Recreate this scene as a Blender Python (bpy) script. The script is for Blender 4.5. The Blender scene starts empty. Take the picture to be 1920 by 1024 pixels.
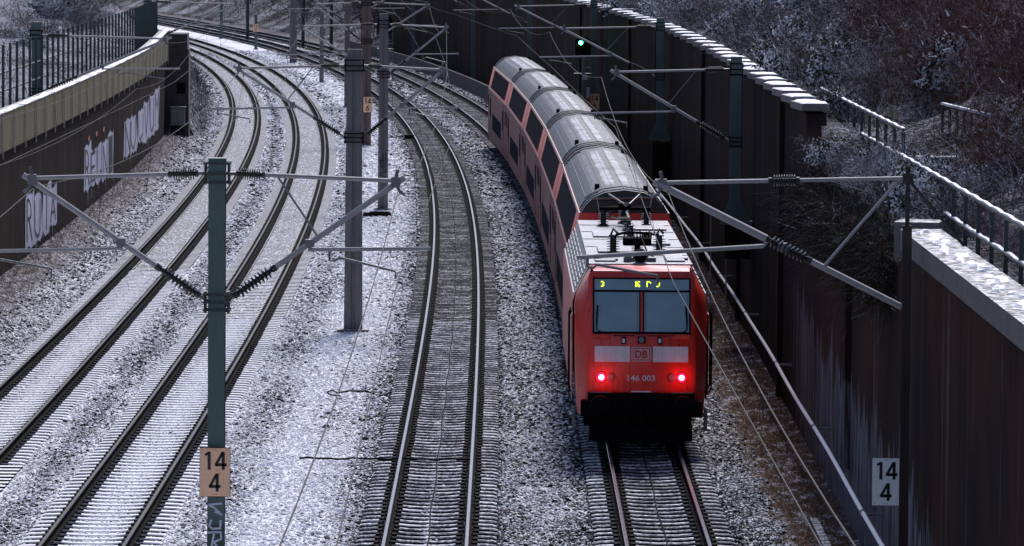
import bpy, bmesh, math, random
import numpy as np
from mathutils import Vector, Matrix, noise
random.seed(7); rng = np.random.default_rng(7)
scn = bpy.context.scene
COL = scn.collection
rad = math.radians

# ------------------------------------------------------------------ tracks (plan curves in metres; camera looks along +Y)
CF = {'A': [0.40377057, 1.07611008, -1.49889088, -8.42313376, -10.95145396, -16.21142713],
      'B': [0.0412326, 0.50728141, -1.2199097, -8.31953258, -11.52492351, -12.60657229],
      'C': [-0.35792258, 0.37575657, -0.71341274, -8.21277633, -11.40495165, -6.19869578],
      'D': [-0.17818833, 0.33687829, -0.89526947, -8.14668866, -11.62865851, -2.02784807]}
YS = np.arange(-60, 1000.5, 0.5)
def _build(t):
    c = CF[t]; y = np.clip(YS, 70, 430); x = np.polyval(c, (y - 300) / 200)
    dc = np.polyder(np.array(CF['C']))
    sl = np.polyval(dc, (np.clip(YS, 70, 520) - 300) / 200) / 200
    sl = np.where(YS > 520, sl - (YS - 520) * 0.0003, sl)
    far = np.cumsum(np.where(YS > 430, sl * 0.5, 0))
    return x + far
TXA = {k: _build(k) for k in CF}
def tx(t, y): return float(np.interp(y, YS, TXA[t]))
def tpt(t, y, off=0.0, z=0.0):
    """point at lateral offset off (metres, + = right) from the centreline of track t"""
    m = (tx(t, y + 1) - tx(t, y - 1)) / 2
    k = 1 / math.sqrt(1 + m * m)
    return Vector((tx(t, y) + off * k, y - off * m * k, z))
def heading(t, y):
    m = (tx(t, y + 1) - tx(t, y - 1)) / 2
    return -math.atan(m)
LW = -3.9                      # left wall face: offset from track A
def rw(y): return float(np.interp(y, [80, 110, 138, 200], [3.66, 3.76, 3.98, 4.45]))   # right wall face: offset from track D

# ------------------------------------------------------------------ helpers
def tag(o, label=None, cat=None, group=None, kind=None):
    if label: o['label'] = label
    if cat: o['category'] = cat
    if group: o['group'] = group
    if kind: o['kind'] = kind
    return o
def empty(name, loc=(0, 0, 0), rz=0.0, label=None, cat=None, group=None):
    o = bpy.data.objects.new(name, None); COL.objects.link(o)
    o.empty_display_size = 0.2
    o.location = loc; o.rotation_euler = (0, 0, rz)
    return tag(o, label, cat, group)
def copy_tree(o, parent=None):
    c = o.copy(); COL.objects.link(c)
    if parent: c.parent = parent
    for ch in o.children: copy_tree(ch, c)
    return c

class MB:
    def __init__(s): s.v = []; s.f = []; s.m = []
    def add(s, vs, fs, mi=0):
        b = len(s.v); s.v += [tuple(p) for p in vs]
        s.f += [tuple(b + i for i in f) for f in fs]; s.m += [mi] * len(fs)
    def box(s, c, d, mi=0, M=None, taper=None):
        hx, hy, hz = d[0] / 2, d[1] / 2, d[2] / 2
        vs = []
        for z in (-1, 1):
            k = taper if (taper and z > 0) else 1
            for x, y in ((-1, -1), (1, -1), (1, 1), (-1, 1)):
                vs.append(Vector((x * hx * k, y * hy * k, z * hz)))
        if M is not None: vs = [M @ p for p in vs]
        vs = [p + Vector(c) for p in vs]
        s.add(vs, [(3, 2, 1, 0), (4, 5, 6, 7), (0, 1, 5, 4), (1, 2, 6, 5), (2, 3, 7, 6), (3, 0, 4, 7)], mi)
    def tube(s, pts, r, n=8, mi=0, cap=True):
        pts = [Vector(p) for p in pts]
        rs = r if isinstance(r, (list, tuple)) else [r] * len(pts)
        rings = []; up = None
        for i, p in enumerate(pts):
            d = (pts[min(i + 1, len(pts) - 1)] - pts[max(i - 1, 0)])
            if d.length < 1e-9: d = Vector((0, 0, 1))
            d.normalize()
            if up is None:
                up = d.orthogonal().normalized()
            else:
                up = (up - d * up.dot(d))
                up = up.normalized() if up.length > 1e-6 else d.orthogonal().normalized()
            q = d.cross(up)
            rings.append([p + (up * math.cos(a) + q * math.sin(a)) * rs[i] for a in [2 * math.pi * k / n for k in range(n)]])
        vs = [q for rg in rings for q in rg]; fs = []
        for i in range(len(pts) - 1):
            for k in range(n):
                a = i * n + k; b = i * n + (k + 1) % n
                fs.append((a, b, b + n, a + n))
        if cap:
            fs.append(tuple(reversed(range(n)))); fs.append(tuple((len(pts) - 1) * n + k for k in range(n)))
        s.add(vs, fs, mi)
    def lathe(s, p0, p1, prof, n=10, mi=0):
        """prof: list of (t 0..1 along p0->p1, radius)"""
        p0, p1 = Vector(p0), Vector(p1); d = p1 - p0; u = d.normalized().orthogonal().normalized(); w = d.normalized().cross(u)
        vs = []
        for t, r in prof:
            for k in range(n):
                a = 2 * math.pi * k / n
                vs.append(p0 + d * t + (u * math.cos(a) + w * math.sin(a)) * r)
        fs = []
        for i in range(len(prof) - 1):
            for k in range(n):
                a = i * n + k; b = i * n + (k + 1) % n
                fs.append((a, b, b + n, a + n))
        fs.append(tuple(reversed(range(n)))); fs.append(tuple((len(prof) - 1) * n + k for k in range(n)))
        s.add(vs, fs, mi)
    def sweep(s, rings, mi=0, closed=True, cap=True, mis=None):
        n = len(rings[0]); vs = [p for r in rings for p in r]; fs = []; ms = []
        for i in range(len(rings) - 1):
            for k in range(n if closed else n - 1):
                a = i * n + k; b = i * n + (k + 1) % n
                fs.append((a, b, b + n, a + n)); ms.append(mis[k] if mis else mi)
        b0 = len(s.v); s.v += [tuple(p) for p in vs]; s.f += [tuple(b0 + i for i in f) for f in fs]; s.m += ms
        if cap and closed:
            s.f.append(tuple(b0 + i for i in reversed(range(n)))); s.m.append(mi)
            s.f.append(tuple(b0 + (len(rings) - 1) * n + i for i in range(n))); s.m.append(mi)
    def quad(s, a, b, c, d, mi=0): s.add([a, b, c, d], [(0, 1, 2, 3)], mi)
    def poly_ext(s, poly, d, mi=0):
        """planar polygon (list of 3D) extruded by vector d"""
        n = len(poly); d = Vector(d); vs = [Vector(p) for p in poly]; vs += [p + d for p in vs]
        fs = [tuple(range(n)), tuple(reversed(range(n, 2 * n)))] + [(i, i + n, (i + 1) % n + n, (i + 1) % n) for i in range(n)]
        s.add(vs, fs, mi)
    def build(s, name, mats, parent=None, smooth=False, bevel=0, loc=None):
        me = bpy.data.meshes.new(name); me.from_pydata(s.v, [], s.f); me.validate(clean_customdata=False)
        mats = mats if isinstance(mats, (list, tuple)) else [mats]
        for m in mats: me.materials.append(m)
        if len(mats) > 1 and len(me.polygons) == len(s.m): me.polygons.foreach_set('material_index', s.m)
        bm = bmesh.new(); bm.from_mesh(me); bmesh.ops.recalc_face_normals(bm, faces=bm.faces); bm.to_mesh(me); bm.free()
        if smooth:
            me.polygons.foreach_set('use_smooth', [True] * len(me.polygons))
            me.set_sharp_from_angle(angle=rad(35))
        o = bpy.data.objects.new(name, me); COL.objects.link(o)
        if parent: o.parent = parent
        if loc: o.location = loc
        if bevel:
            b = o.modifiers.new('bevel', 'BEVEL'); b.width = bevel; b.segments = 2; b.limit_method = 'ANGLE'; b.angle_limit = rad(40)
        return o

def np_mesh(name, V, F, mats, parent=None, mi=None):
    me = bpy.data.meshes.new(name); V = np.asarray(V, np.float32); F = np.asarray(F, np.int32)
    me.vertices.add(len(V)); me.vertices.foreach_set('co', V.ravel())
    k = F.shape[1]
    me.loops.add(F.size); me.loops.foreach_set('vertex_index', F.ravel())
    me.polygons.add(len(F)); me.polygons.foreach_set('loop_start', np.arange(0, F.size, k, dtype=np.int32))
    mats = mats if isinstance(mats, (list, tuple)) else [mats]
    for m in mats: me.materials.append(m)
    if mi is not None: me.polygons.foreach_set('material_index', np.asarray(mi, np.int32))
    me.update(calc_edges=True)
    o = bpy.data.objects.new(name, me); COL.objects.link(o)
    if parent: o.parent = parent
    return o

# ------------------------------------------------------------------ materials
def newmat(name):
    m = bpy.data.materials.new(name); m.use_nodes = True; nt = m.node_tree; nt.nodes.clear()
    out = nt.nodes.new('ShaderNodeOutputMaterial'); b = nt.nodes.new('ShaderNodeBsdfPrincipled')
    nt.links.new(b.outputs[0], out.inputs[0]); return m, nt, b
class NT:
    def __init__(s, nt): s.nt = nt
    def n(s, typ, **kw):
        nd = s.nt.nodes.new(typ)
        for k, v in kw.items(): setattr(nd, k, v)
        return nd
    def l(s, a, b): s.nt.links.new(a, b)
    def val(s, x):
        return x
    def noise(s, scale, detail=4, vec=None, rough=.55, sc3=None):
        t = s.n('ShaderNodeTexNoise'); t.inputs['Scale'].default_value = scale; t.inputs['Detail'].default_value = detail
        t.inputs['Roughness'].default_value = rough
        if vec is not None:
            if sc3:
                mp = s.n('ShaderNodeMapping'); mp.inputs['Scale'].default_value = sc3; s.l(vec, mp.inputs[0]); vec = mp.outputs[0]
            s.l(vec, t.inputs['Vector'])
        return t.outputs['Fac']
    def pos(s): return s.n('ShaderNodeNewGeometry').outputs['Position']
    def obj(s): return s.n('ShaderNodeTexCoord').outputs['Object']
    def ramp(s, fac, stops):
        r = s.n('ShaderNodeValToRGB'); s.l(fac, r.inputs[0]); e = r.color_ramp.elements
        while len(e) < len(stops): e.new(0.5)
        for i, (p, c) in enumerate(stops):
            e[i].position = p; e[i].color = (c, c, c, 1) if not isinstance(c, (tuple, list)) else (*c, 1)
        return r.outputs['Color']
    def mix(s, fac, a, b):
        m = s.n('ShaderNodeMix', data_type='RGBA')
        if hasattr(fac, 'links'): s.l(fac, m.inputs[0])
        else: m.inputs[0].default_value = fac
        for i, x in ((6, a), (7, b)):
            if hasattr(x, 'links'): s.l(x, m.inputs[i])
            else: m.inputs[i].default_value = (*x, 1)
        return m.outputs[2]
    def math(s, op, a, b=0.0, clamp=False):
        m = s.n('ShaderNodeMath', operation=op); m.use_clamp = clamp
        for i, x in enumerate((a, b)):
            if hasattr(x, 'links'): s.l(x, m.inputs[i])
            else: m.inputs[i].default_value = x
        return m.outputs[0]
    def rng(s, x, a, b, c=0.0, d=1.0):
        m = s.n('ShaderNodeMapRange'); s.l(x, m.inputs[0])
        for i, q in enumerate((a, b, c, d)): m.inputs[i + 1].default_value = q
        return m.outputs[0]
    def sep(s, v):
        x = s.n('ShaderNodeSeparateXYZ'); s.l(v, x.inputs[0]); return x.outputs
    def nz(s): return s.sep(s.n('ShaderNodeNewGeometry').outputs['Normal'])[2]
    def bump(s, h, strength=.5, dist=.02):
        b = s.n('ShaderNodeBump'); b.inputs['Strength'].default_value = strength; b.inputs['Distance'].default_value = dist
        s.l(h, b.inputs['Height']); return b.outputs[0]
SNOW = (0.84, 0.85, 0.88)
def paint(name, col, rough=.45, metal=0.0, var=.25, nscale=3.0, streak=False, snow=0.0, dirt=(0.03, 0.028, 0.03), dirt_amt=.35, coat=0.0, bump=0.0, world=False, spec=None):
    """painted / metal / stone surface with cloudy wear, optional vertical streaks and snow lying on upward faces"""
    m, nt, b = newmat(name); t = NT(nt); v = t.pos() if world else t.obj()
    sc = (1, 1, .12) if streak else (1, 1, 1)
    n1 = t.noise(nscale, 6, v, .65, sc); n2 = t.noise(nscale * 9, 3, v, .6, sc)
    lo = tuple(c * (1 - var) for c in col); hi = tuple(min(1, c * (1 + var)) for c in col)
    c = t.mix(t.rng(n1, .3, .7), lo, hi)
    c = t.mix(t.math('MULTIPLY', t.rng(n2, .5, .75), dirt_amt), c, dirt)
    if snow > 0:
        n3 = t.noise(6, 5, t.pos(), .7)
        f = t.math('MULTIPLY', t.rng(t.nz(), .6, .85), t.rng(n3, .62 - .42 * snow, .78 - .42 * snow), True)
        c = t.mix(f, c, SNOW)
    t.l(c, b.inputs['Base Color']); b.inputs['Metallic'].default_value = metal
    if spec is not None: b.inputs['Specular IOR Level'].default_value = spec
    r = t.rng(n2, .2, .8, rough * .8, min(1, rough * 1.25)); t.l(r, b.inputs['Roughness'])
    if coat: b.inputs['Coat Weight'].default_value = coat; b.inputs['Coat Roughness'].default_value = .2
    if bump: t.l(t.bump(n2, bump, .01), b.inputs['Normal'])
    return m
def emis(name, col, strength):
    m, nt, b = newmat(name); b.inputs['Base Color'].default_value = (*[c * .5 for c in col], 1)
    b.inputs['Emission Color'].default_value = (*col, 1); b.inputs['Emission Strength'].default_value = strength; return m

M = {}
M['green_mast'] = paint('green_mast', (.065, .11, .098), .5, var=.15, streak=True, nscale=4, snow=.2)
M['green_dark'] = paint('green_dark', (.015, .03, .027), .5, var=.2, snow=.3)
M['concrete_mast'] = paint('concrete_mast', (.15, .14, .145), .85, var=.25, streak=True, nscale=5, bump=.3)
M['brown_mast'] = paint('brown_mast', (.13, .095, .09), .8, var=.25, streak=True, nscale=5)
M['galv'] = paint('galvanised_tube', (.34, .325, .33), .6, .05, spec=.25, var=.15, nscale=6, dirt_amt=.5)
M['galv_dark'] = paint('dull_steel', (.16, .16, .17), .5, .4, var=.2, nscale=6)
M['insul'] = paint('glazed_insulator', (.012, .011, .013), .25, var=.2)
M['wire'] = paint('copper_wire', (.02, .02, .022), .9, 0)
M['wire_light'] = paint('feeder_wire', (.05, .05, .055), .9, 0)
M['black'] = paint('sooty_black', (.004, .004, .005), .9, spec=.08, var=.3)
M['red'] = paint('traffic_red_paint', (.55, .022, .018), .38, var=.10, nscale=1.5, streak=True, dirt_amt=.25, coat=.3)
M['red_front'] = paint('front_red_paint', (.68, .029, .014), .4, var=.2, nscale=1.6, streak=True, dirt=(.06, .015, .012), dirt_amt=.6, coat=.25)
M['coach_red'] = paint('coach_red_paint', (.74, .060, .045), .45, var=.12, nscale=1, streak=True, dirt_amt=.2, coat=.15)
M['coach_side'] = paint('coach_lower_side', (.17, .032, .032), .5, var=.3, nscale=1, streak=True, dirt=(.05, .04, .045), dirt_amt=.8, spec=.3)  # glancing reflection on the lower side painted in as dull pink-grey
M['white_stripe'] = paint('white_stripe', (.68, .70, .73), .5, var=.12, nscale=6, streak=True, dirt=(.3, .25, .25), dirt_amt=.5)
M['door_grey'] = paint('door_grey', (.10, .10, .11), .35, var=.2)
M['sign_cream'] = paint('sign_cream', (.95, .55, .34), .55, var=.08, nscale=5, streak=True, dirt=(.35, .2, .13), dirt_amt=.3)
M['sign_white'] = paint('sign_white', (.92, .92, .94), .5, var=.06, nscale=5, dirt=(.4, .35, .33), dirt_amt=.3)
M['ink'] = paint('black_ink', (.008, .010, .014), .5)
M['lilac'] = paint('lilac_spray', (.52, .52, .66), .7, var=.25, nscale=1.2, streak=True, dirt=(.03, .03, .04), dirt_amt=1.0, world=True)
M['orange_spray'] = paint('orange_spray', (.45, .16, .04), .7)
M['grey_spray'] = paint('grey_spray', (.50, .53, .62), .7, var=.15)
M['snow'] = paint('lying_snow', (.78, .80, .86), .6, var=.06, nscale=8, dirt=(.5, .5, .55), dirt_amt=.3, bump=.4)
M['sig_red'] = paint('signal_red', (.45, .05, .02), .4)
M['sig_white'] = paint('signal_white', (.6, .6, .6), .4)
M['concrete'] = paint('pale_concrete', (.15, .14, .14), .85, var=.3, nscale=2, dirt=(.05, .05, .05), dirt_amt=.5, snow=.4, bump=.4, world=True)
M['glass'] = None
m, nt, b = newmat('cab_glass'); t = NT(nt)
gc = t.mix(t.rng(t.noise(1.2, 3, t.obj(), .5), .3, .7), (.17, .26, .29), (.25, .36, .39)); t.l(gc, b.inputs['Base Color'])  # teal light reflected in the glass, painted into its base colour
b.inputs['Roughness'].default_value = .12; b.inputs['Coat Weight'].default_value = 1; M['glass'] = m
m, nt, b = newmat('coach_glass'); b.inputs['Base Color'].default_value = (.008, .012, .022, 1); b.inputs['Roughness'].default_value = .95; b.inputs['Specular IOR Level'].default_value = .02
M['cglass'] = m
M['rail_top'] = paint('polished_rail', (.12, .112, .14), .24, .15, var=.2, nscale=4, dirt_amt=.3, spec=.30)
M['rail_dull'] = paint('dull_rail', (.040, .040, .048), .6, 0, var=.25, nscale=4, dirt_amt=.5, spec=.12)
M['rail_side'] = paint('rusty_rail_web', (.007, .006, .007), .9, var=.3, nscale=5, snow=0, spec=.02)
M['tail'] = emis('tail_lamp_red', (1, .0, .006), 22)
M['tail_core'] = emis('tail_lamp_core', (1, .22, .26), 5)
M['led'] = emis('led_yellow', (.70, .9, .02), 1.3)
M['sig_green'] = emis('signal_green', (.02, 1, .35), 30)
m, nt, b = newmat('lamp_glass'); b.inputs['Base Color'].default_value = (.35, .14, .14, 1); b.inputs['Roughness'].default_value = .15; M['lamp_glass'] = m
m, nt, b = newmat('head_lens'); b.inputs['Base Color'].default_value = (.12, .2, .24, 1); b.inputs['Roughness'].default_value = .1; M['head_lens'] = m

def roof_mat(name, col, wet_highlight):
    m, nt, b = newmat(name); t = NT(nt); v = t.obj(); xyz = t.sep(v)
    n = t.noise(1.3, 6, v, .65, (1.2, .5, 1)); n2 = t.noise(14, 4, v, .6, (1.5, .3, 1))
    c = t.mix(t.rng(n, .35, .65), tuple(q * .8 for q in col), tuple(q * 1.15 for q in col))
    # snowy wet strips along the crown, roof highlights painted into their pale colour
    w = t.n('ShaderNodeTexWave', wave_type='BANDS', bands_direction='X'); w.inputs['Scale'].default_value = .75; w.inputs['Distortion'].default_value = 1.2
    w.inputs['Detail'].default_value = 3; w.inputs['Phase Offset'].default_value = 1.0; t.l(v, w.inputs['Vector'])
    cen = t.rng(t.math('ABSOLUTE', xyz[0]), .35, .75, 1, 0)
    ml = t.rng(t.math('ABSOLUTE', t.math('SUBTRACT', xyz[1], 13.2)), 8.5, 10.5, 1, 0)
    f = t.math('MULTIPLY', t.math('MULTIPLY', cen, ml), t.math('MULTIPLY', t.rng(w.outputs['Fac'], .25, .55), t.rng(n, .32, .6)))
    c = t.mix(f, c, wet_highlight)
    c = t.mix(t.math('MULTIPLY', t.rng(n2, .55, .8), .3), c, (.06, .06, .07))
    t.l(c, b.inputs['Base Color']); t.l(t.rng(n2, .2, .8, .5, .7), b.inputs['Roughness']); b.inputs['Specular IOR Level'].default_value = .25
    t.l(t.bump(n2, .15, .01), b.inputs['Normal'])
    return m
M['coach_roof'] = roof_mat('coach_roof', (.075, .080, .097), (.42, .42, .47))
M['loco_roof'] = paint('loco_roof', (.22, .22, .25), .4, .05, var=.3, nscale=1.6, dirt=(.09, .08, .09), dirt_amt=.7, bump=.1)
M['loco_louvre'] = paint('loco_louvre', (.20, .21, .23), .4, .1, var=.15)

def wall_mat():
    m, nt, b = newmat('stained_concrete_wall'); t = NT(nt); v = t.pos(); xyz = t.sep(v)
    n1 = t.noise(.5, 6, v, .6, (1, .5, .25)); n2 = t.noise(5, 5, v, .65, (1, 1, .06)); n3 = t.noise(30, 3, v, .6)
    c = t.mix(t.rng(n1, .35, .65), (.010, .0078, .0072), (.034, .021, .017))
    redf = t.math('MULTIPLY', t.rng(t.noise(.18, 4, v, .6), .42, .6), t.rng(xyz[1], 118, 90))
    c = t.mix(t.math('MULTIPLY', redf, .85), c, (.062, .026, .018))
    c = t.mix(t.math('MULTIPLY', t.rng(n2, .55, .75), .75), c, (.010, .009, .010))
    c = t.mix(t.math('MULTIPLY', t.rng(n2, .42, .28), .5), c, (.045, .040, .042))
    # washed-out grey paint over the foot of the near right wall
    top = t.math('ADD', t.rng(xyz[1], 118, 78, 2.9, 2.0), t.rng(t.noise(1.2, 4, v, .7, (1, 1, .15)), .3, .7, -.8, .7))
    g = t.math('MULTIPLY', t.rng(t.math('SUBTRACT', top, xyz[2]), 0, .25), t.math('MULTIPLY', t.rng(xyz[1], 118, 112), t.rng(xyz[1], 74, 79)))
    g = t.math('MULTIPLY', g, t.rng(xyz[0], 2, 3))
    g = t.math('MULTIPLY', g, t.rng(t.noise(3.5, 4, v, .7, (1, 1, .1)), .36, .6))
    c = t.mix(t.math('MULTIPLY', g, .85), c, (.20, .21, .25))
    # panel joints
    j = t.math('PINGPONG', xyz[1], 3.0); c = t.mix(t.rng(j, .02, .05, .9, 0), c, (.003, .003, .003))
    dr = t.noise(1.6, 3, v, .5, (1, 1, .02)); c = t.mix(t.math('MULTIPLY', t.rng(dr, .60, .68), t.math('MULTIPLY', t.rng(t.noise(.5, 3, v, .6), .4, .6), .6)), c, (.13, .115, .115))
    sp = t.rng(t.noise(9, 2, v, .5), .76, .79); c = t.mix(t.math('MULTIPLY', sp, .5), c, (.35, .35, .4))
    t.l(c, b.inputs['Base Color']); b.inputs['Roughness'].default_value = .95; b.inputs['Specular IOR Level'].default_value = .05
    t.l(t.bump(t.math('ADD', n3, n2), .4, .02), b.inputs['Normal']); return m
M['wall'] = wall_mat()
M['pier'] = paint('pier_concrete', (.045, .038, .040), .9, var=.3, streak=True, bump=.3)

def ground_mat():
    """ballast bed under and between the modelled stones; far away it carries the stone pattern by itself"""
    m, nt, b = newmat('ballast_bed'); t = NT(nt); v = t.pos(); xyz = t.sep(v)
    sn = t.n('ShaderNodeAttribute', attribute_type='GEOMETRY', attribute_name='snow').outputs['Fac']
    gr = t.n('ShaderNodeAttribute', attribute_type='GEOMETRY', attribute_name='weeds').outputs['Fac']
    a = t.noise(9, 3, v, .75, (1, .22, 1)); a2 = t.noise(28, 2, v, .7, (1, .3, 1)); lo = t.noise(.35, 4, v, .6)
    nn = t.math('ADD', t.math('MULTIPLY', a, .55), t.math('MULTIPLY', a2, .45))
    nn = t.math('ADD', nn, t.math('MULTIPLY', t.math('SUBTRACT', lo, .5), .35))
    thr = t.rng(sn, 0, 1, .68, .34)
    f = t.rng(t.math('SUBTRACT', nn, thr), -.03, .05)
    dark = t.mix(t.rng(a2, .3, .7), (.008, .008, .010), (.04, .038, .045))
    c = t.mix(f, dark, (.80, .81, .86))
    wn = t.noise(2.2, 6, v, .7, (1, .5, 1)); wf = t.math('MULTIPLY', t.rng(gr, .15, .75), t.rng(wn, .25, .5))
    brown = t.mix(t.rng(t.noise(14, 4, v, .7, (1, .4, 1)), .35, .65), (.030, .020, .015), (.19, .115, .075))
    brown = t.mix(t.rng(t.noise(3.5, 7, v, .8, (1, .35, 1)), .53, .61), brown, (.55, .55, .60))
    brown = t.mix(t.rng(xyz[0], 0, -4, 0, .75), brown, t.mix(t.rng(t.noise(6, 6, v, .8, (1, .35, 1)), .47, .60), (.035, .028, .030), (.42, .41, .46)))
    c = t.mix(wf, c, brown)
    t.l(c, b.inputs['Base Color']); b.inputs['Roughness'].default_value = .95; b.inputs['Specular IOR Level'].default_value = .04
    t.l(t.bump(nn, .8, .06), b.inputs['Normal']); return m
M['ground'] = ground_mat()
def stone_mat():
    m, nt, b = newmat('ballast_stone'); t = NT(nt)
    sn = t.n('ShaderNodeAttribute', attribute_type='INSTANCER', attribute_name='snow').outputs['Fac']
    rn = t.n('ShaderNodeObjectInfo').outputs['Random']
    n = t.noise(18, 3, t.pos(), .7)
    lift = t.math('MULTIPLY', t.math('SUBTRACT', sn, .45), 1.1)
    up = t.rng(t.math('ADD', t.math('ADD', t.nz(), lift), t.math('MULTIPLY', t.math('SUBTRACT', n, .5), .9)), .08, .36)
    has = t.rng(t.math('SUBTRACT', t.math('MULTIPLY', sn, 1.02), rn), -.08, .08)
    base = t.mix(rn, (.003, .003, .004), (.034, .032, .038))
    c = t.mix(t.math('MULTIPLY', up, has), base, (.92, .92, .94))
    c = t.mix(t.math('MULTIPLY', t.rng(t.nz(), .6, .95), t.math('MULTIPLY', sn, .5)), c, (.7, .7, .74))
    t.l(c, b.inputs['Base Color']); b.inputs['Roughness'].default_value = .7; b.inputs['Specular IOR Level'].default_value = .12; return m
M['stone'] = stone_mat()
def sleeper_mat(name, snow, lo=(.045, .046, .054), hi=(.10, .10, .118)):
    m, nt, b = newmat(name); t = NT(nt); v = t.pos()
    n = t.noise(11, 5, v, .85); n2 = t.noise(.9, 4, v, .65)
    f = t.math('MULTIPLY', t.rng(t.nz(), .5, .85), t.rng(t.math('ADD', n, t.math('MULTIPLY', n2, .5)), 1.0 - .55 * snow, 1.04 - .55 * snow), True)
    c = t.mix(t.rng(n, .3, .7), lo, hi); c = t.mix(t.rng(t.nz(), .5, .8), (.010, .010, .011), c)  # side faces painted near black to stand for their shade
    c = t.mix(f, c, (.84, .85, .88))
    t.l(c, b.inputs['Base Color']); b.inputs['Roughness'].default_value = .9; b.inputs['Specular IOR Level'].default_value = .06; return m
M['sleeper'] = sleeper_mat('sleeper_concrete', .44, (.11, .11, .128), (.24, .24, .275))
M['sleeper_far'] = sleeper_mat('sleeper_far', .41, (.075, .075, .088), (.16, .16, .185))
M['sleeper_snow'] = sleeper_mat('sleeper_snowy', .76)
def hill_mat(extra=0.0):
    m, nt, b = newmat('hillside_soil'); t = NT(nt); v = t.pos()
    n = t.noise(1.3, 8, v, .75); n2 = t.noise(11, 5, v, .75); n3 = t.noise(.12, 3, v, .6)
    c = t.mix(t.rng(n2, .3, .7), (.010, .007, .008), (.045, .032, .030))
    f = t.rng(t.math('ADD', t.math('MULTIPLY', n2, .6), t.math('ADD', t.math('MULTIPLY', n, .3), t.math('MULTIPLY', n3, .25))), .575 - extra, .62 - extra)
    c = t.mix(f, c, (.45, .46, .52)); t.l(c, b.inputs['Base Color']); b.inputs['Roughness'].default_value = .95; b.inputs['Specular IOR Level'].default_value = .05
    t.l(t.bump(n2, .9, .2), b.inputs['Normal']); return m
M['hill'] = hill_mat()
M['hill_snow'] = hill_mat(.045)
M['ledge'] = paint('snowy_ledge', (.11, .105, .10), .85, var=.3, nscale=3, dirt=(.03, .03, .03), dirt_amt=.6, snow=.42, bump=.5, world=True)
M['near_post'] = paint('near_post', (.050, .042, .040), .8, var=.3, streak=True, spec=.1)
def twig_mat(name, lo, hi, frost, fc=(.55, .57, .66)):
    m, nt, b = newmat(name); t = NT(nt); g = t.n('ShaderNodeNewGeometry'); r = g.outputs['Random Per Island']
    c = t.mix(r, lo, hi)
    n = t.noise(1.1, 4, t.pos(), .7); n2 = t.noise(16, 2, t.pos(), .6)
    f = t.rng(t.math('ADD', t.math('ADD', t.math('MULTIPLY', r, .35), t.math('MULTIPLY', n, .6)), t.math('MULTIPLY', n2, .35)), .98 - frost * .45, 1.06 - frost * .45)
    c = t.mix(f, c, fc); t.l(c, b.inputs['Base Color']); b.inputs['Roughness'].default_value = .9; b.inputs['Specular IOR Level'].default_value = .1; return m
M['twig_brown'] = twig_mat('bare_twigs_brown', (.022, .014, .014), (.12, .072, .068), .48)
M['twig_frost'] = twig_mat('frosted_twigs', (.012, .009, .009), (.085, .062, .062), .62, (.70, .70, .76))
M['twig_red'] = twig_mat('red_brown_twigs', (.045, .016, .012), (.16, .060, .045), .42)
M['twig_far'] = twig_mat('far_twigs', (.040, .028, .034), (.13, .10, .11), .45, (.33, .32, .38))
M['grass_dry'] = twig_mat('dry_grass', (.030, .014, .011), (.22, .13, .08), .25, (.40, .40, .46))
M['grass_grey'] = twig_mat('grey_weeds', (.022, .016, .016), (.12, .085, .08), .55, (.45, .45, .50))
M['twig_dark'] = twig_mat('dark_twigs', (.008, .007, .006), (.045, .038, .032), .35)
M['leaf'] = twig_mat('dark_leaves', (.010, .016, .012), (.028, .030, .024), .80, (.74, .76, .82))
M['bark'] = paint('bark', (.035, .027, .025), .9, var=.3, nscale=6, bump=.5)
m = paint('barrier_panel', (.125, .098, .030), .8, var=.35, nscale=1.6, streak=True, dirt=(.03, .035, .02), dirt_amt=.6, world=True); M['panel'] = m
EXPO = 1.2
# ================================================================== SETTING
YR = np.concatenate([np.arange(-60, 60, 20.), np.arange(60, 300, 1.0), np.arange(300, 600, 2.5), np.arange(600, 1001, 25.)])
def bed_cols(y):
    """cross-section of the cutting floor: (point, snow amount, weeds)"""
    A = lambda o: tpt('A', y, o); B = lambda o: tpt('B', y, o); C = lambda o: tpt('C', y, o); D = lambda o: tpt('D', y, o)
    out = []
    def a(p, z, s, w): out.append((Vector((p.x, p.y, z)), s, w))
    far = min(1, max(0, (y - 90) / 60))
    a(A(LW - .3), .35, .3, 1); a(A(-3.2), .25, .45, .8); a(A(-2.6), -.02, .55, .5); a(A(-2.0), -.26, .62, 0); a(A(-1.3), -.25, .62, 0)
    a(A(0), -.24, .95, 0); a(A(1.3), -.24, .85, 0)
    pm = (A(0) + B(0)) / 2; a(pm, -.27, .50, 0)
    a(B(-1.3), -.24, .80, 0); a(B(0), -.24, .95, 0); a(B(1.3), -.24, .80, 0)
    for k, s in ((.2, .60), (.45, .97), (.8, .84)):
        p = B(1.3).lerp(C(-1.3), k); a(p, -.24, s, 0)
    a(C(-1.45), -.25, .50, 0); a(C(-1.2), -.30, .20, 0); a(C(-.3), -.32, .03, 0); a(C(0), -.25, .75, 0); a(C(.3), -.32, .03, 0); a(C(1.2), -.30, .18, 0); a(C(1.45), -.25, .48, 0)
    pm = (C(0) + D(0)) / 2; a(pm, -.26, .55, 0)
    a(D(-1.45), -.25, .40, 0); a(D(-1.2), -.30, .15, 0); a(D(-.3), -.32, .03, 0); a(D(0), -.27, .5, 0); a(D(.3), -.32, .03, 0); a(D(1.2), -.30, .2, 0); a(D(1.45), -.25, .45, 0)
    a(D(1.9), -.28, .42, 0); a(D(2.3), -.40, .45, .5); a(D(2.8), -.42, .4, 1); a(D(rw(y) + .3), -.30, .3, 1)
    return out
rows = [bed_cols(float(y)) for y in YR]
nc = len(rows[0]); V = []; SN = []; WD = []
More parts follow.
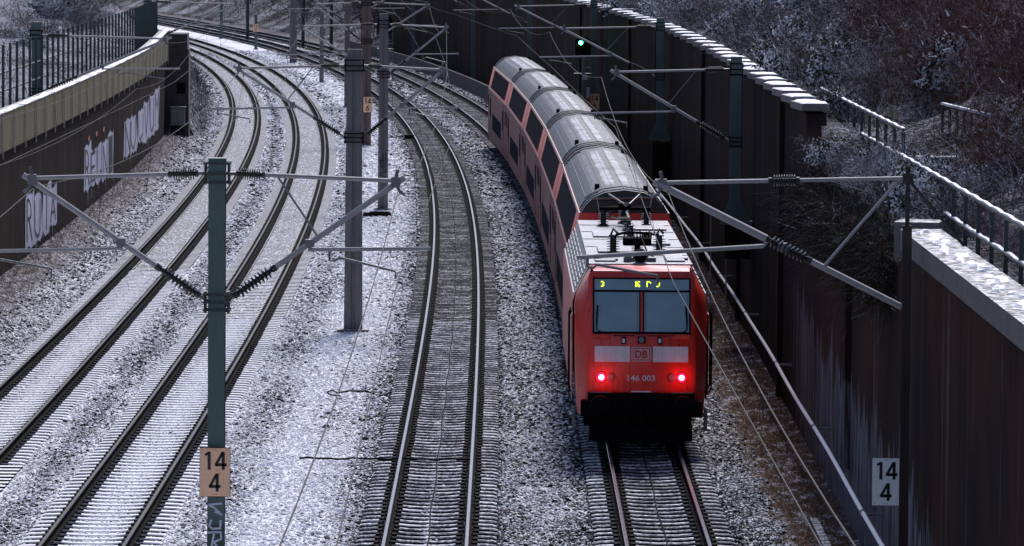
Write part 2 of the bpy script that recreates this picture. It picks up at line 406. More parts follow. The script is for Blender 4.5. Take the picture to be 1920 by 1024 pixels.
for r in rows:
    for p, s, w in r: V.append(p); SN.append(s); WD.append(w)
F = [(i * nc + k, i * nc + k + 1, (i + 1) * nc + k + 1, (i + 1) * nc + k) for i in range(len(rows) - 1) for k in range(nc - 1)]
bed = np_mesh('ground', [tuple(p) for p in V], F, M['ground']); tag(bed, kind='structure')
for nm, dat in (('snow', SN), ('weeds', WD)):
    at = bed.data.attributes.new(nm, 'FLOAT', 'POINT'); at.data.foreach_set('value', np.array(dat, np.float32))
bed.data.polygons.foreach_set('use_smooth', [True] * len(bed.data.polygons))

def fn(x, y, s=1.0): return noise.noise(Vector((x * s, y * s, 3.1)))
def hz_right(v, y):
    """height of the hillside v metres behind the right wall"""
    base = 6.0 if y < 106 else min(6.75, 6.0 + (y - 106) * .2)
    if y > 440: base = max(.0, 6.75 - (y - 440) * .35)
    flat = 2.0 if y < 120 else .6
    return min(17, base + max(0, v - flat) * .52) + fn(v, y, .22) * min(1.0, v * .12) * 1.2
def hz_left(v, y):
    if y < 268: b = 5.0
    else: b = max(0.0, min(5.0, 5.0)) 
    return b + v * .05 + max(0, v - 16) * .25 + fn(v, y, .15) * min(1, v * .1) * .8
VV = [-.25, 0, .4, 1, 1.6, 2.4, 3.5, 5, 7, 9.5, 12, 15, 19, 24, 30, 38, 50, 80, 140, 300]
YH = np.concatenate([np.arange(-60, 60, 20.), np.arange(60, 300, 2.), np.arange(300, 640, 5.), np.arange(640, 1001, 40.)])
V = []
for y in YH:
    for v in VV: p = tpt('D', float(y), rw(float(y)) + .32 + v); V.append((p.x, p.y, hz_right(v, y) if v >= 0 else -1.2))
n = len(VV); F = [(i * n + k, i * n + k + 1, (i + 1) * n + k + 1, (i + 1) * n + k) for i in range(len(YH) - 1) for k in range(n - 1)]
hr = np_mesh('hillside', V, F, M['hill']); tag(hr, kind='structure'); hr.data.polygons.foreach_set('use_smooth', [True] * len(hr.data.polygons))
V = []
VL = [-.3, 0, .6, 1.4, 2.4, 3.6, 5, 7, 10, 14, 19, 25, 34, 45, 60, 100, 180, 300]
for y in YH:
    for v in VL:
        if y < 266: z = hz_left(v, y) if v >= 0 else 3.5; off = LW - .35 - max(v, -.05)
        else:
            off = LW + 1.6 - v * 1.2; z = min(hz_left(v, y), -.1 + v * 1.0 + fn(v, y, .5) * .4) if v >= 0 else -1.2
        p = tpt('A', float(y), off); V.append((p.x, p.y, z))
n = len(VL); F = [(i * n + k + 1, i * n + k, (i + 1) * n + k, (i + 1) * n + k + 1) for i in range(len(YH) - 1) for k in range(n - 1)]
hl = np_mesh('embankment', V, F, M['hill_snow']); tag(hl, kind='structure'); hl.data.polygons.foreach_set('use_smooth', [True] * len(hl.data.polygons))

tp = MB(); tp.quad((-2500, -300, -1.6), (2500, -300, -1.6), (2500, 2900, -1.6), (-2500, 2900, -1.6)); tag(tp.build('terrain', M['hill']), kind='structure')
# ------------------------------------------------------------------ ballast stones (geometry-node instances: nobody could count them)
SNL = None
def snow_at(y, x):
    r = bed_cols(y); xs = [q[0].x for q in r]; return float(np.interp(x, xs, [q[1] for q in r])), float(np.interp(x, xs, [q[0].z for q in r]))
def scatter(y0, y1, dens, size, fade=0):
    P = []; S = []; Z = []
    y = y0; dy = 2.0
    while y < y1:
        r = bed_cols(y + dy / 2); xs = np.array([q[0].x for q in r]); zs = np.array([q[0].z for q in r]); ss = np.array([q[1] for q in r]); ws = np.array([q[2] for q in r])
        xl = max(xs[0], -.106 * (y + 2) - 1.6); xr = min(xs[-1], .106 * (y + 2) + 1.6)
        N = int((xr - xl) * dy * dens)
        X = rng.uniform(xl, xr, N); Y = rng.uniform(y, y + dy, N)
        w = np.interp(X, xs, ws); keep = rng.random(N) > w * 1.3
        X = X[keep]; Y = Y[keep]
        P.append(np.stack([X, Y, np.interp(X, xs, zs)], 1)); S.append(np.interp(X, xs, ss)); y += dy
    P = np.concatenate(P); S = np.concatenate(S)
    # large soft patches where more or less snow lies
    ph = np.sin(P[:, 0] * .9 + 1.3 * np.sin(P[:, 1] * .21)) * np.sin(P[:, 1] * .33 + P[:, 0] * .4) + .7 * np.sin(P[:, 0] * 2.3 + P[:, 1] * .8) * np.sin(P[:, 1] * 1.1 - P[:, 0])
    S = S + .09 * ph
    sz = size * rng.lognormal(0, .30, len(P)); P[:, 2] += rng.uniform(-.40, .35, len(P)) * sz - np.clip(S, 0, 1) * .22 * sz
    for t in 'ABCD':      # between the rails the stones lie low, clear of the sleepers
        inn = np.abs(P[:, 0] - np.interp(P[:, 1], YS, TXA[t])) < 1.33
        if t in 'CD':
            mid = np.abs(P[:, 0] - np.interp(P[:, 1], YS, TXA[t])) < .22
            drop = inn & ~mid & (rng.random(len(P)) < .62); P[drop, 2] = -.9
        sz[inn] *= .62 if t in 'CD' else .72; P[inn, 2] = np.minimum(P[inn, 2], (-.235 if t in 'CD' else -.20) - sz[inn] * .28)
    return P, S, sz
def stone_field(name, sets):
    P = np.concatenate([s[0] for s in sets]); S = np.concatenate([s[1] for s in sets]); sz = np.concatenate([s[2] for s in sets])
    me = bpy.data.meshes.new(name); me.vertices.add(len(P)); me.vertices.foreach_set('co', P.astype(np.float32).ravel())
    for nm, d in (('snow', S), ('sz', sz)):
        at = me.attributes.new(nm, 'FLOAT', 'POINT'); at.data.foreach_set('value', d.astype(np.float32))
    me.materials.append(M['stone'])
    o = bpy.data.objects.new(name, me); COL.objects.link(o)
    g = bpy.data.node_groups.new('stones', 'GeometryNodeTree')
    g.interface.new_socket('Geometry', in_out='INPUT', socket_type='NodeSocketGeometry'); g.interface.new_socket('Geometry', in_out='OUTPUT', socket_type='NodeSocketGeometry')
    N = g.nodes.new; L = g.links.new
    gi = N('NodeGroupInput'); go = N('NodeGroupOutput'); ico = N('GeometryNodeMeshIcoSphere'); ico.inputs['Radius'].default_value = .5; ico.inputs['Subdivisions'].default_value = 1
    sp = N('GeometryNodeSetPosition'); rv = N('FunctionNodeRandomValue'); rv.data_type = 'FLOAT_VECTOR'; rv.inputs[0].default_value = (-.13,) * 3; rv.inputs[1].default_value = (.13,) * 3
    L(ico.outputs[0], sp.inputs['Geometry']); L(rv.outputs[0], sp.inputs['Offset'])
    tr = N('GeometryNodeTransform'); tr.inputs['Scale'].default_value = (1, .8, .62); L(sp.outputs[0], tr.inputs[0])
    sm = N('GeometryNodeSetMaterial'); sm.inputs['Material'].default_value = M['stone']; L(tr.outputs[0], sm.inputs[0])
    fl = N('GeometryNodeSetShadeSmooth'); fl.inputs['Shade Smooth'].default_value = False; L(sm.outputs[0], fl.inputs[0])
    ins = N('GeometryNodeInstanceOnPoints'); L(gi.outputs[0], ins.inputs['Points']); L(fl.outputs[0], ins.inputs['Instance'])
    rr = N('FunctionNodeRandomValue'); rr.data_type = 'FLOAT_VECTOR'; rr.inputs[0].default_value = (-.7, -.7, 0); rr.inputs[1].default_value = (.7, .7, 6.28)
    L(rr.outputs[0], ins.inputs['Rotation'])
    na = N('GeometryNodeInputNamedAttribute'); na.data_type = 'FLOAT'; na.inputs[0].default_value = 'sz'; L(na.outputs[0], ins.inputs['Scale'])
    L(ins.outputs[0], go.inputs[0])
    md = o.modifiers.new('stones', 'NODES'); md.node_group = g
    return o
sf = stone_field('ballast_stones', [scatter(80, 112, 400, .064), scatter(112, 150, 280, .076), scatter(150, 210, 140, .092), scatter(210, 320, 60, .12), scatter(320, 460, 18, .16)])
tag(sf, 'snow-dusted grey ballast stones covering the cutting floor around all four tracks', 'ballast', kind='stuff')

# ------------------------------------------------------------------ tracks
RP = [(-.075, -.172), (.075, -.172), (.075, -.160), (.012, -.135), (.010, -.050), (.036, -.036), (.036, -.008), (.026, 0), (-.026, 0), (-.036, -.008), (-.036, -.036), (-.010, -.050), (-.012, -.135), (-.075, -.160)]
RMI = [1, 1, 1, 1, 1, 1, 0, 0, 0, 1, 1, 1, 1, 1]
def ys_track():
    y = -40.; o = []
    while y < 640: o.append(y); y += 2.0 if y < 320 else 4.
    return o
def rail(t, off, par):
    mb = MB(); rings = []
    for y in ys_track():
        rings.append([tpt(t, y, off + a, b) for a, b in RP])
    mb.sweep(rings, mis=RMI)
    o = mb.build('rail', [M['rail_top' if t in 'CD' else 'rail_dull'], M['rail_side']], par); return o
def sleeper_mesh(mat, clips=True, kw=1.0):
    mb = MB(); rings = []
    prof = [(-1.30, .13, -.215), (-1.22, .14, -.195), (-.98, .145, -.185), (-.66, .145, -.178), (-.42, .12, -.205), (-.2, .11, -.216), (0, .11, -.218),
            (.2, .11, -.216), (.42, .12, -.205), (.66, .145, -.178), (.98, .145, -.185), (1.22, .14, -.195), (1.30, .13, -.215)]
    for x, w, z in prof:
        w = w * kw
        rings.append([(x, -w - .02, -.36), (x, w + .02, -.36), (x, w + .005, z - .02), (x, w - .02, z), (x, -w + .02, z), (x, -w - .005, z - .02)])
    mb.sweep(rings)
    if clips:
        for s in (-1, 1):
            for q in (-1, 1):
                mb.box((s * .752 + q * .135, 0, -.165), (.13, .22, .035), 1)
                mb.tube([(s * .752 + q * .10, -.055, -.135), (s * .752 + q * .10, .055, -.135)], .016, 5, 1)
    me = mb.build('sleeper', [mat, M['black']]).data
    return me
def make_track(t, label, mat, y0):
    root = empty('railway_track', tuple(tpt(t, 80, 0, -.3)), 0, label, 'railway track', 'curving railway tracks side by side')
    root_inv = Matrix.Translation(-Vector(root.location))
    def adopt(o): o.parent = root; o.matrix_parent_inverse = root_inv
    for s in (-.752, .752): adopt(rail(t, s, None))
    me = sleeper_mesh(mat, True, .80 if t in 'CD' else .92); tmp = [o for o in COL.objects if o.data == me][0]; bpy.data.objects.remove(tmp)
    y = y0; k = 0
    lite = MB()
    while y < 560:
        jit = random.uniform(-.012, .012)
        if k < 98:
            o = bpy.data.objects.new('sleeper', me); COL.objects.link(o)
            o.location = tpt(t, y, jit, 0) ; o.rotation_euler = (0, 0, heading(t, y) + random.uniform(-.004, .004)); adopt(o)
        else:
            Mx = Matrix.Rotation(heading(t, y), 3, 'Z'); c = tpt(t, y)
            for x0, x1, z0, z1 in ((-1.3, -.5, -.195, -.185), (-.5, .5, -.212, -.212), (.5, 1.3, -.185, -.195)):
                hw_ = .095 if t in 'CD' else .12
                a = [Vector((x0, -hw_, z0)), Vector((x1, -hw_, z1)), Vector((x1, hw_, z1)), Vector((x0, hw_, z0))]
                b = [Vector((q.x, q.y * 1.1, -.33)) for q in a]
                vs = [c + Mx @ q for q in a + b]
                lite.add(vs, [(0, 1, 2, 3), (4, 5, 1, 0), (3, 2, 6, 7)])
            for q in (-.887, -.617, .617, .887): lite.box(c + Mx @ Vector((q, 0, -.165)), (.13, .22, .035), 1, Mx)
        y += .61; k += 1
    # sleepers nearer than the frame and beyond the first hundred
    y = y0 - .61
    while y > 40:
        Mx = Matrix.Rotation(heading(t, y), 3, 'Z'); c = tpt(t, y); lite.box(c + Vector((0, 0, -.28)), (2.6, .28, .17), 0, Mx); y -= .61
    o = lite.build('sleeper_row', [M['sleeper_far'] if t in 'CD' else mat, M['black']]); tag(o, kind='stuff'); adopt(o)
    return root
make_track('A', 'snowy railway track farthest left, along the foot of the graffitied wall', M['sleeper_snow'], 104)
make_track('B', 'snowy railway track second from the left, just left of the green mast', M['sleeper_snow'], 84)
make_track('C', 'clear dark-sleepered railway track in the middle, empty, left of the red train', M['sleeper'], 84)
make_track('D', 'railway track under the red train, with a red light glint on its rail', M['sleeper'], 84)

for t, lb in (('C', 'thin cable lying between the rails of the empty middle track'), ('D', 'thin cable lying between the rails in front of the train')):
    m_ = MB(); m_.tube([tpt(t, float(y), .02 + .02 * math.sin(y * .7), -.19) for y in np.arange(60, 300 if t == 'C' else 112, 2.)], .014, 5); tag(m_.build('track_cable', M['black']), lb, 'cable')
# ------------------------------------------------------------------ retaining walls
def wall_strip(name, t, off0, off1, y0, y1, zb, ztop, step=2.0, mat=None):
    mb = MB(); rings = []; y = y0
    while y <= y1 + 1e-6:
        z1 = ztop(y) if callable(ztop) else ztop; zb_ = zb(y) if callable(zb) else zb
        a0 = off0(y) if callable(off0) else off0; a1 = off1(y) if callable(off1) else off1
        rings.append([tpt(t, y, a0, zb_), tpt(t, y, a1, zb_), tpt(t, y, a1, z1), tpt(t, y, a0, z1)]); y += step
    mb.sweep(rings); return mb.build(name, mat or M['wall'])
lw = wall_strip('retaining_wall', 'A', LW - .45, LW, -20, 262, -.6, 4.3, 2)
tag(lw, 'dark stained concrete retaining wall with lilac graffiti, left of all tracks', 'wall')
rwm = wall_strip('retaining_wall', 'D', lambda y: rw(y), lambda y: rw(y) + .45, -20, 460, -1, lambda y: 5.75 if y < 78 else (5.9 if y < 84 else (5.45 if y < 112 else 7.0)), 2)
tag(rwm, 'tall dark brown concrete retaining wall right of the red train', 'wall')
# buttress strips and a drain joint on the right wall
for yy in (96, 122, 146, 172, 210, 232, 275):
    mb = MB(); c = tpt('D', yy, rw(yy) - .06, 3.0); mb.box(c, (.12, .5, 8 if yy > 106 else 4.6), 0, Matrix.Rotation(heading('D', yy), 3, 'Z')); mb.build('wall_pilaster', M['wall'], None).parent = rwm
# left parapet: brown panels between light posts, snow on top
par = empty('wall_parapet', tuple(tpt('A', 100, LW, 4.3)), 0, 'brown panelled parapet with thin pale posts and a snowy top, on the left wall', 'parapet')
pinv = Matrix.Translation(-Vector(par.location))
def ad(o, p, inv): o.parent = p; o.matrix_parent_inverse = inv; return o
def ptop(y): return 5.35 + max(0, (y - 235)) * .012
y = 128.
while y < 264:
    y2 = y + 4.0; w = MB(); rings = []
    for k in range(3):
        yy = y + .06 + (y2 - y - .12) * k / 2
        rings.append([tpt('A', yy, LW - .02, 4.15), tpt('A', yy, LW + .10, 4.15), tpt('A', yy, LW + .10, ptop(yy)), tpt('A', yy, LW - .02, ptop(yy))])
    w.sweep(rings); ad(w.build('panel', M['panel']), par, pinv)
    p = MB(); c = tpt('A', y, LW + .15, (4.0 + ptop(y)) / 2); p.box(c, (.035, .05, ptop(y) - 3.95), 0, Matrix.Rotation(heading('A', y), 3, 'Z')); ad(p.build('post', M['galv']), par, pinv)
    s = MB(); rings = []
    for k in range(5):
        yy = y + .12 + (y2 - y - .3) * k / 4; h = .03 + .02 * math.sin(k * 1.3 + y); e = (0 if k in (0, 4) else 1)
        rings.append([tpt('A', yy, LW - .16, ptop(yy) + .01), tpt('A', yy, LW + .12, ptop(yy) + .01), tpt('A', yy, LW + .10, ptop(yy) + .01 + h * (.5 + .5 * e)), tpt('A', yy, LW - .14, ptop(yy) + .01 + h * (.5 + .5 * e))])
    s.sweep(rings); ad(s.build('snow_cap', M['snow']), par, pinv)
    y = y2
cp = wall_strip('coping', 'A', LW - .40, LW - .02, 100, 262, 4.3, lambda y: ptop(y) - .02, 3, M['concrete']); ad(cp, par, pinv)
# fence of dark posts and two rails on the left parapet
fen = empty('post_fence', tuple(tpt('A', 130, LW - .6, 5.2)), 0, 'tall dark green fence of upright posts on top of the left wall', 'fence')
finv = Matrix.Translation(-Vector(fen.location))
y = 140.; k = 0
while y < 266 and k < 99:
    p = MB(); c = tpt('A', y, LW - .62, 6.2); p.box(c, (.09, .07, 2.15), 0, Matrix.Rotation(heading('A', y), 3, 'Z')); ad(p.build('post', M['green_dark']), fen, finv)
    y += 2.55 if y < 236 else 1.5; k += 1
for z in (5.75, 6.35):
    p = MB(); p.tube([tpt('A', yy, LW - .70, z) for yy in range(136, 267, 5)], .03, 6); ad(p.build('rail', M['green_dark']), fen, finv)
p = MB(); 
for yy in np.arange(236, 266, 2.0): pass
# end of the left wall: pier with a square opening and an electric cabinet in a niche
ep = empty('wall_end_pier', tuple(tpt('A', 264, LW, 0)), 0, 'dark concrete pier with a square black opening at the end of the left wall', 'pier')
epi = Matrix.Translation(-Vector(ep.location))
Mx = Matrix.Rotation(heading('A', 264), 3, 'Z')
def epbox(o, y, z, d, mat, name):
    m_ = MB(); m_.box(tpt('A', y, o, z), d, 0, Mx); return ad(m_.build(name, mat), ep, epi)
epbox(-3.75, 264.0, 2.0, (2.05, 3.6, 5.4), M['pier'], 'pier_body'); epbox(-3.12, 262.19, 2.65, (.46, .06, .60), M['black'], 'opening')  # opening is a flat black plate standing for the shade inside
epbox(-3.85, 264.0, 5.05, (2.1, 3.8, .9), M['pier'], 'pier_head')
cb = empty('lineside_cabinet', tuple(tpt('A', 260.5, -3.25, 0)), heading('A', 258), 'grey lineside cabinet standing at the end of the left wall', 'cabinet')
m_ = MB(); m_.box((0, 0, 1.2), (.75, .5, .95)); m_.build('cabinet_body', M['concrete'], cb, bevel=.02)
m_ = MB(); m_.box((0, 0, 1.70), (.85, .6, .05)); m_.build('cabinet_roof', M['concrete'], cb)
m_ = MB(); m_.box((0, 0, .3), (.8, .55, .85)); m_.build('plinth', M['wall'], cb)
m_ = MB(); m_.box((-.18, -.26, 1.2), (.32, .03, .8)); m_.box((.18, -.26, 1.2), (.32, .03, .8)); m_.build('door', M['galv_dark'], cb)

# graffiti: spray-painted lettering lying on the wall face
def text_geo(s, bold=0.0, extr=0.0, shear=0.0):
    cu = bpy.data.curves.new('t', 'FONT'); cu.body = s; cu.offset = bold; cu.extrude = extr; cu.resolution_u = 3; cu.shear = shear; cu.align_x = 'CENTER'
    ob = bpy.data.objects.new('t', cu); me = bpy.data.meshes.new_from_object(ob)
    v = [p.co.copy() for p in me.vertices]; f = [tuple(p.vertices) for p in me.polygons]
    bpy.data.objects.remove(ob); bpy.data.curves.remove(cu); bpy.data.meshes.remove(me); return v, f
def fit(v, w, h):
    x0 = min(p.x for p in v); x1 = max(p.x for p in v); y0 = min(p.y for p in v); y1 = max(p.y for p in v)
    return [Vector(((p.x - x0) / (x1 - x0) * w, (p.y - y0) / (y1 - y0) * h, p.z)) for p in v]
def graffiti(s, y0, y1, z0, z1, label, seedv):
    rr = random.Random(seedv)
    root = MB(); W = y1 - y0; H = z1 - z0
    segs = []
    n = len(s)
    def wp(a, b_, off): return tpt('A', y0 + a + .10 * math.sin(b_ * 5 + a), LW + off, z0 + b_ + .06 * math.sin(a * 2.1))
    for i, ch in enumerate(s):
        r2 = random.Random(seedv * 31 + i); cw_ = W / n; a0 = i * cw_ - cw_ * .06; a1 = (i + 1) * cw_ - cw_ * .04; hh = H * r2.uniform(.74, 1.0); zb_ = H * r2.uniform(0, .10); lean = r2.uniform(-.25, .25) * cw_
        def blob(g, off, mi):
            k = 5; lo = [(a0 - g + (a1 - a0 + 2 * g) * q / k, zb_ - g * .3 + r2.uniform(0, .16) * H * .6) for q in range(k + 1)]
            up = [(a1 + g + lean - (a1 - a0 + 2 * g) * q / k, hh + g * .3 - r2.uniform(0, .10) * H) for q in range(k + 1)]
            m0 = [wp(a, b_, off) for a, b_ in lo + up]; root.add(m0, [(q, q + 1, 2 * k - q, 2 * k + 1 - q) for q in range(k)], mi)
        st = r2.getstate(); blob(.16, .012, 1); r2.setstate(st); blob(0, .017, 0)
        v, f = text_geo(ch, -.012); v = fit(v, (a1 - a0) * .74, (hh - zb_) * .74)
        root.add([wp(a0 + (a1 - a0) * .13 + lean * .5 + p.x, zb_ + (hh - zb_) * .13 + p.y, .022) for p in v], f, 1)
    for k in range(9):
        yy = y0 + W * rr.random(); zt = z0 + H * rr.uniform(.1, .4); L = rr.uniform(.25, .7)
        root.quad(tpt('A', yy, LW + .020, zt - L), tpt('A', yy + .12, LW + .020, zt - L), tpt('A', yy + .18, LW + .020, zt), tpt('A', yy, LW + .020, zt), 0)
    o = root.build('graffiti', [M['lilac'], M['ink']]); o.parent = lw; o['label'] = label
    return o
graffiti('RUTA', 161.5, 174.5, .42, 2.45, 'lilac block-letter graffiti nearest on the left wall', 3)
graffiti('REUNI', 188, 206, .75, 2.95, 'lilac graffiti with orange dots in the middle of the left wall', 8)
graffiti('NUUVUM', 214, 250, .85, 3.35, 'pale tall-lettered graffiti farthest along the left wall', 13)
m_ = MB()
for yy in (190.5, 195.0, 199.5): 
    pts = [(yy + .5 * math.cos(a), 2.98 + .11 * math.sin(a)) for a in [k * math.pi / 4 for k in range(8)]]
    vs = [tpt('A', a, LW + .03, b) for a, b in pts]; m_.add(vs, [tuple(range(8))])
o = m_.build('graffiti_dot', M['orange_spray']); o.parent = lw

# coping slabs of the right wall, each with its own snow
cop = []
y = 112.; k = 0
while y < 300:
    L = 4.6 if y < 160 else 5.4
    r = empty('coping_slab', tuple(tpt('D', y + L / 2, rw(y + L / 2) + .2, 7.0)), heading('D', y + L / 2), 'long pale coping slab under snow, one of the stepped row on top of the tall right wall', 'coping slab', 'snow-capped coping slabs on the right wall')
    m_ = MB(); tilt = Matrix.Rotation(-.018, 3, 'X'); m_.box((0, 0, .10), (.62, L - .05, .16), 0, tilt); m_.build('slab', M['concrete'], r)
    m_ = MB(); rings = []
    for q in range(7):
        yy = -L / 2 + .06 + (L - .16) * q / 6; e = .35 if q in (0, 6) else 1; w = .27 + .04 * math.sin(q * 2 + k); h = (.035 + .025 * math.sin(q * 1.7 + k * 2)) * e; zz = .183 + yy * .018 * -1
        rings.append([(-w, yy, zz), (w, yy, zz), (w - .05, yy, zz + h * .8), (0, yy, zz + h), (-w + .05, yy, zz + h * .8)])
    m_.sweep(rings); m_.build('snow', M['snow'], r, smooth=True)
    y += L; k += 1
    if 246 < y < 252: y = 252
# jog in the wall: a short return with an angled coping
jg = empty('wall_recess', tuple(tpt('D', 250, rw(250) + .4, 6.9)), heading('D', 250), 'small snow-edged recess stepping back in the top of the right wall', 'wall recess')
m_ = MB(); m_.box((.55, 0, -.35), (1.5, .35, 1.0)); m_.box((1.3, -3.2, -.35), (.3, 6.2, 1.0)); m_.build('recess_wall', M['wall'], jg)
m_ = MB(); m_.box((.55, 0, .23), (1.6, .45, .14)); m_.box((1.3, -3.2, .23), (.42, 6.4, .14)); m_.build('snow', M['snow'], jg, bevel=.03)
# near right coping with a thick snowy ledge
nl = empty('wall_ledge', tuple(tpt('D', 70, rw(70), 5.8)), 0, 'thick concrete ledge with snow on top of the near right wall, lower right', 'ledge')
ni = Matrix.Translation(-Vector(nl.location))
o = wall_strip('ledge_slab', 'D', lambda y: rw(y) - .12, lambda y: rw(y) + .56, -20, 82.2, 5.86, 6.20, 1, M['ledge']); ad(o, nl, ni)
for q in range(46):      # thin broken patches of snow on the ledge
    yy = 56 + q * .56; L = rng.uniform(.25, .9); o0 = rng.uniform(.0, .3); o1 = min(.5, o0 + rng.uniform(.1, .3)); m_ = MB(); n = 9
    cy, co_ = yy, (o0 + o1) / 2; ring = [tpt('D', cy + L / 2 * math.cos(a) * rng.uniform(.7, 1.2), rw(cy) + co_ + (o1 - o0) / 2 * math.sin(a) * rng.uniform(.7, 1.15), 6.203) for a in [2 * math.pi * k / n for k in range(n)]]
    top = [p.lerp(sum(ring, Vector()) / n, .3) + Vector((0, 0, rng.uniform(.02, .045))) for p in ring]; m_.add(ring + top, [(k, (k + 1) % n, n + (k + 1) % n, n + k) for k in range(n)] + [tuple(range(n, 2 * n))])
    ad(m_.build('snow_patch', M['snow'], None, smooth=True), nl, ni)
m_ = MB(); m_.box(tpt('D', 82.6, rw(82.6) + .25, 6.0), (.75, .9, .6), 0, Matrix.Rotation(-.2, 3, 'Z')); ad(m_.build('end_block', M['concrete']), nl, ni)
# low kerb and brown strip wall at the foot; low wall far right
kb = wall_strip('kerb', 'D', lambda y: rw(y) - .75, lambda y: rw(y) - .60, 60, 97, -.7, -.28, 2, M['concrete']); tag(kb, 'low mossy concrete kerb at the foot of the right wall, bottom right', 'kerb')
lwf = wall_strip('low_wall', 'D', 2.6, 2.8, 285, 470, -.5, .55, 5, M['pier']); tag(lwf, 'low dark concrete trackside wall, far behind the train', 'low wall')
# white pipe along the right wall with brackets
pp = empty('cable_pipe', tuple(tpt('D', 90, 3.2, 0.9)), 0, 'long white cable pipe running low along the right wall', 'pipe')
pi_ = Matrix.Translation(-Vector(pp.location)); m_ = MB(); m2 = MB()
pts = []
for i, yy in enumerate(np.arange(50, 196, 3.0)): pts.append(tpt('D', float(yy), 3.26 + .012 * math.sin(i * .9) + (yy - 80) * .0032, 1.0 + .015 * math.sin(i * .55)))
m_.tube(pts, .04, 8); ad(m_.build('pipe', M['sign_white'], smooth=True), pp, pi_)
for i in range(2, len(pts), 5):
    m2.tube([pts[i] + Vector((0, -.12, 0)), pts[i] + Vector((0, .12, 0))], .055, 8); m2.box(pts[i] + Vector((.18, 0, -.04)), (.36, .05, .05))
ad(m2.build('bracket', M['galv_dark']), pp, pi_)
# ================================================================== TRAIN
def place(root, y0, length, t='D'):
    a = tpt(t, y0 + length * .15); b = tpt(t, y0 + length * .85); d = (b - a).normalized()
    root.rotation_euler = (0, 0, math.atan2(-d.x, d.y)); root.location = a - d * length * .15
    root.location.z = 0
def bogie(par, y, wheelbase=2.5, r=.46):
    b = empty('bogie'); b.parent = par; b.location = (0, y, 0)
    m_ = MB()
    for s in (-1, 1):
        m_.box((s * 1.02, 0, .56), (.16, wheelbase + 1.1, .22)); m_.box((s * 1.08, 0, .80), (.2, .7, .35)); m_.box((s * 1.05, -wheelbase / 2, .46), (.26, .34, .34)); m_.box((s * 1.05, wheelbase / 2, .46), (.26, .34, .34))
    m_.box((0, 0, .6), (2.0, .5, .3)); m_.build('bogie_frame', M['black'], b, bevel=.02)
    for q in (-1, 1):
        w = MB()
        for s in (-1, 1): w.lathe((s * .70, q * wheelbase / 2, r), (s * .84, q * wheelbase / 2, r), [(0, r + .03), (.2, r + .03), (.25, r), (1, r), (1, .12)], 24)
        w.tube([(-.8, q * wheelbase / 2, r), (.8, q * wheelbase / 2, r)], .09, 10); w.build('wheelset', M['rail_side'], b)
def text_plate(s, w, h, loc, mat, name, parent, depth=.006, bold=.02, rx=90, rz=0):
    v, f = text_geo(s, bold, .5); v = fit(v, w, h)
    m_ = MB(); Mx = Matrix.Rotation(rad(rz), 3, 'Z') @ Matrix.Rotation(rad(rx), 3, 'X')
    vs = [Mx @ Vector((p.x - w / 2, p.y - h / 2, p.z * depth)) + Vector(loc) for p in v]
    m_.add(vs, f); return m_.build(name, mat, parent)

# ---- electric locomotive (front at local y=0, facing the camera)
loco = empty('electric_locomotive', label='red electric locomotive with two lit red tail lamps at the near end of the train', cat='locomotive')
LL = 18.9
# front shell: horizontal rings from the skirt up to the visor; each ring goes round the nose
def ring(z, yf, hw, yc, hc, y_end):
    return [Vector((-hc, y_end, z)), Vector((-hc, yc + .25, z)), Vector((-hc + .03, yc, z)), Vector((-hw - .05, yf + .05, z)), Vector((-hw + .03, yf, z)), Vector((hw - .03, yf, z)), Vector((hw + .05, yf + .05, z)),
            Vector((hc - .03, yc, z)), Vector((hc, yc + .25, z)), Vector((hc, y_end, z))]
m_ = MB()
lev = [(.78, .10, 1.12, .42, 1.35), (1.26, .03, 1.12, .50, 1.39), (1.34, 0, 1.12, .52, 1.40), (1.9, 0, 1.11, .58, 1.41), (2.44, .03, 1.10, .66, 1.42), (2.52, .06, 1.10, .68, 1.42), (3.10, .24, 1.10, .80, 1.42), (3.30, .30, 1.10, .86, 1.38), (3.70, .42, 1.09, 1.0, 1.18), (3.82, .52, 1.05, 1.05, 1.10)]
rings = [ring(z, yf, hw, yc, hc, 1.6) for z, yf, hw, yc, hc in lev]
m_.sweep(rings, closed=False)
# dark slot: the skirt corner stays red, the middle of the lowest band is cut away (buffer beam area built below)
top = [Vector((-1.10, 1.6, 3.92)), Vector((-1.05, 1.15, 3.9)), Vector((-1.03, .55, 3.83)), Vector((1.03, .55, 3.83)), Vector((1.05, 1.15, 3.9)), Vector((1.10, 1.6, 3.92))]
m_.add(top, [(0, 1, 4, 5), (1, 2, 3, 4)])
m_.add([Vector((-1.46, 1.6, 3.10)), Vector((-1.42, 1.6, 3.3)), Vector((-1.10, 1.6, 3.92)), Vector((-1.05, 1.15, 3.9)), Vector((-1.2, 1.0, 3.7)), Vector((-1.1, 1.05, 3.82)), Vector((1.10, 1.6, 3.92)), Vector((1.05, 1.15, 3.9)), Vector((1.1, 1.05, 3.82))], [(2, 3, 5), (6, 8, 7)])
cab = m_.build('cab_shell', M['red_front'], loco, smooth=True)
bm = bmesh.new(); bm.from_mesh(cab.data); bmesh.ops.remove_doubles(bm, verts=bm.verts, dist=.002); bm.to_mesh(cab.data); bm.free()
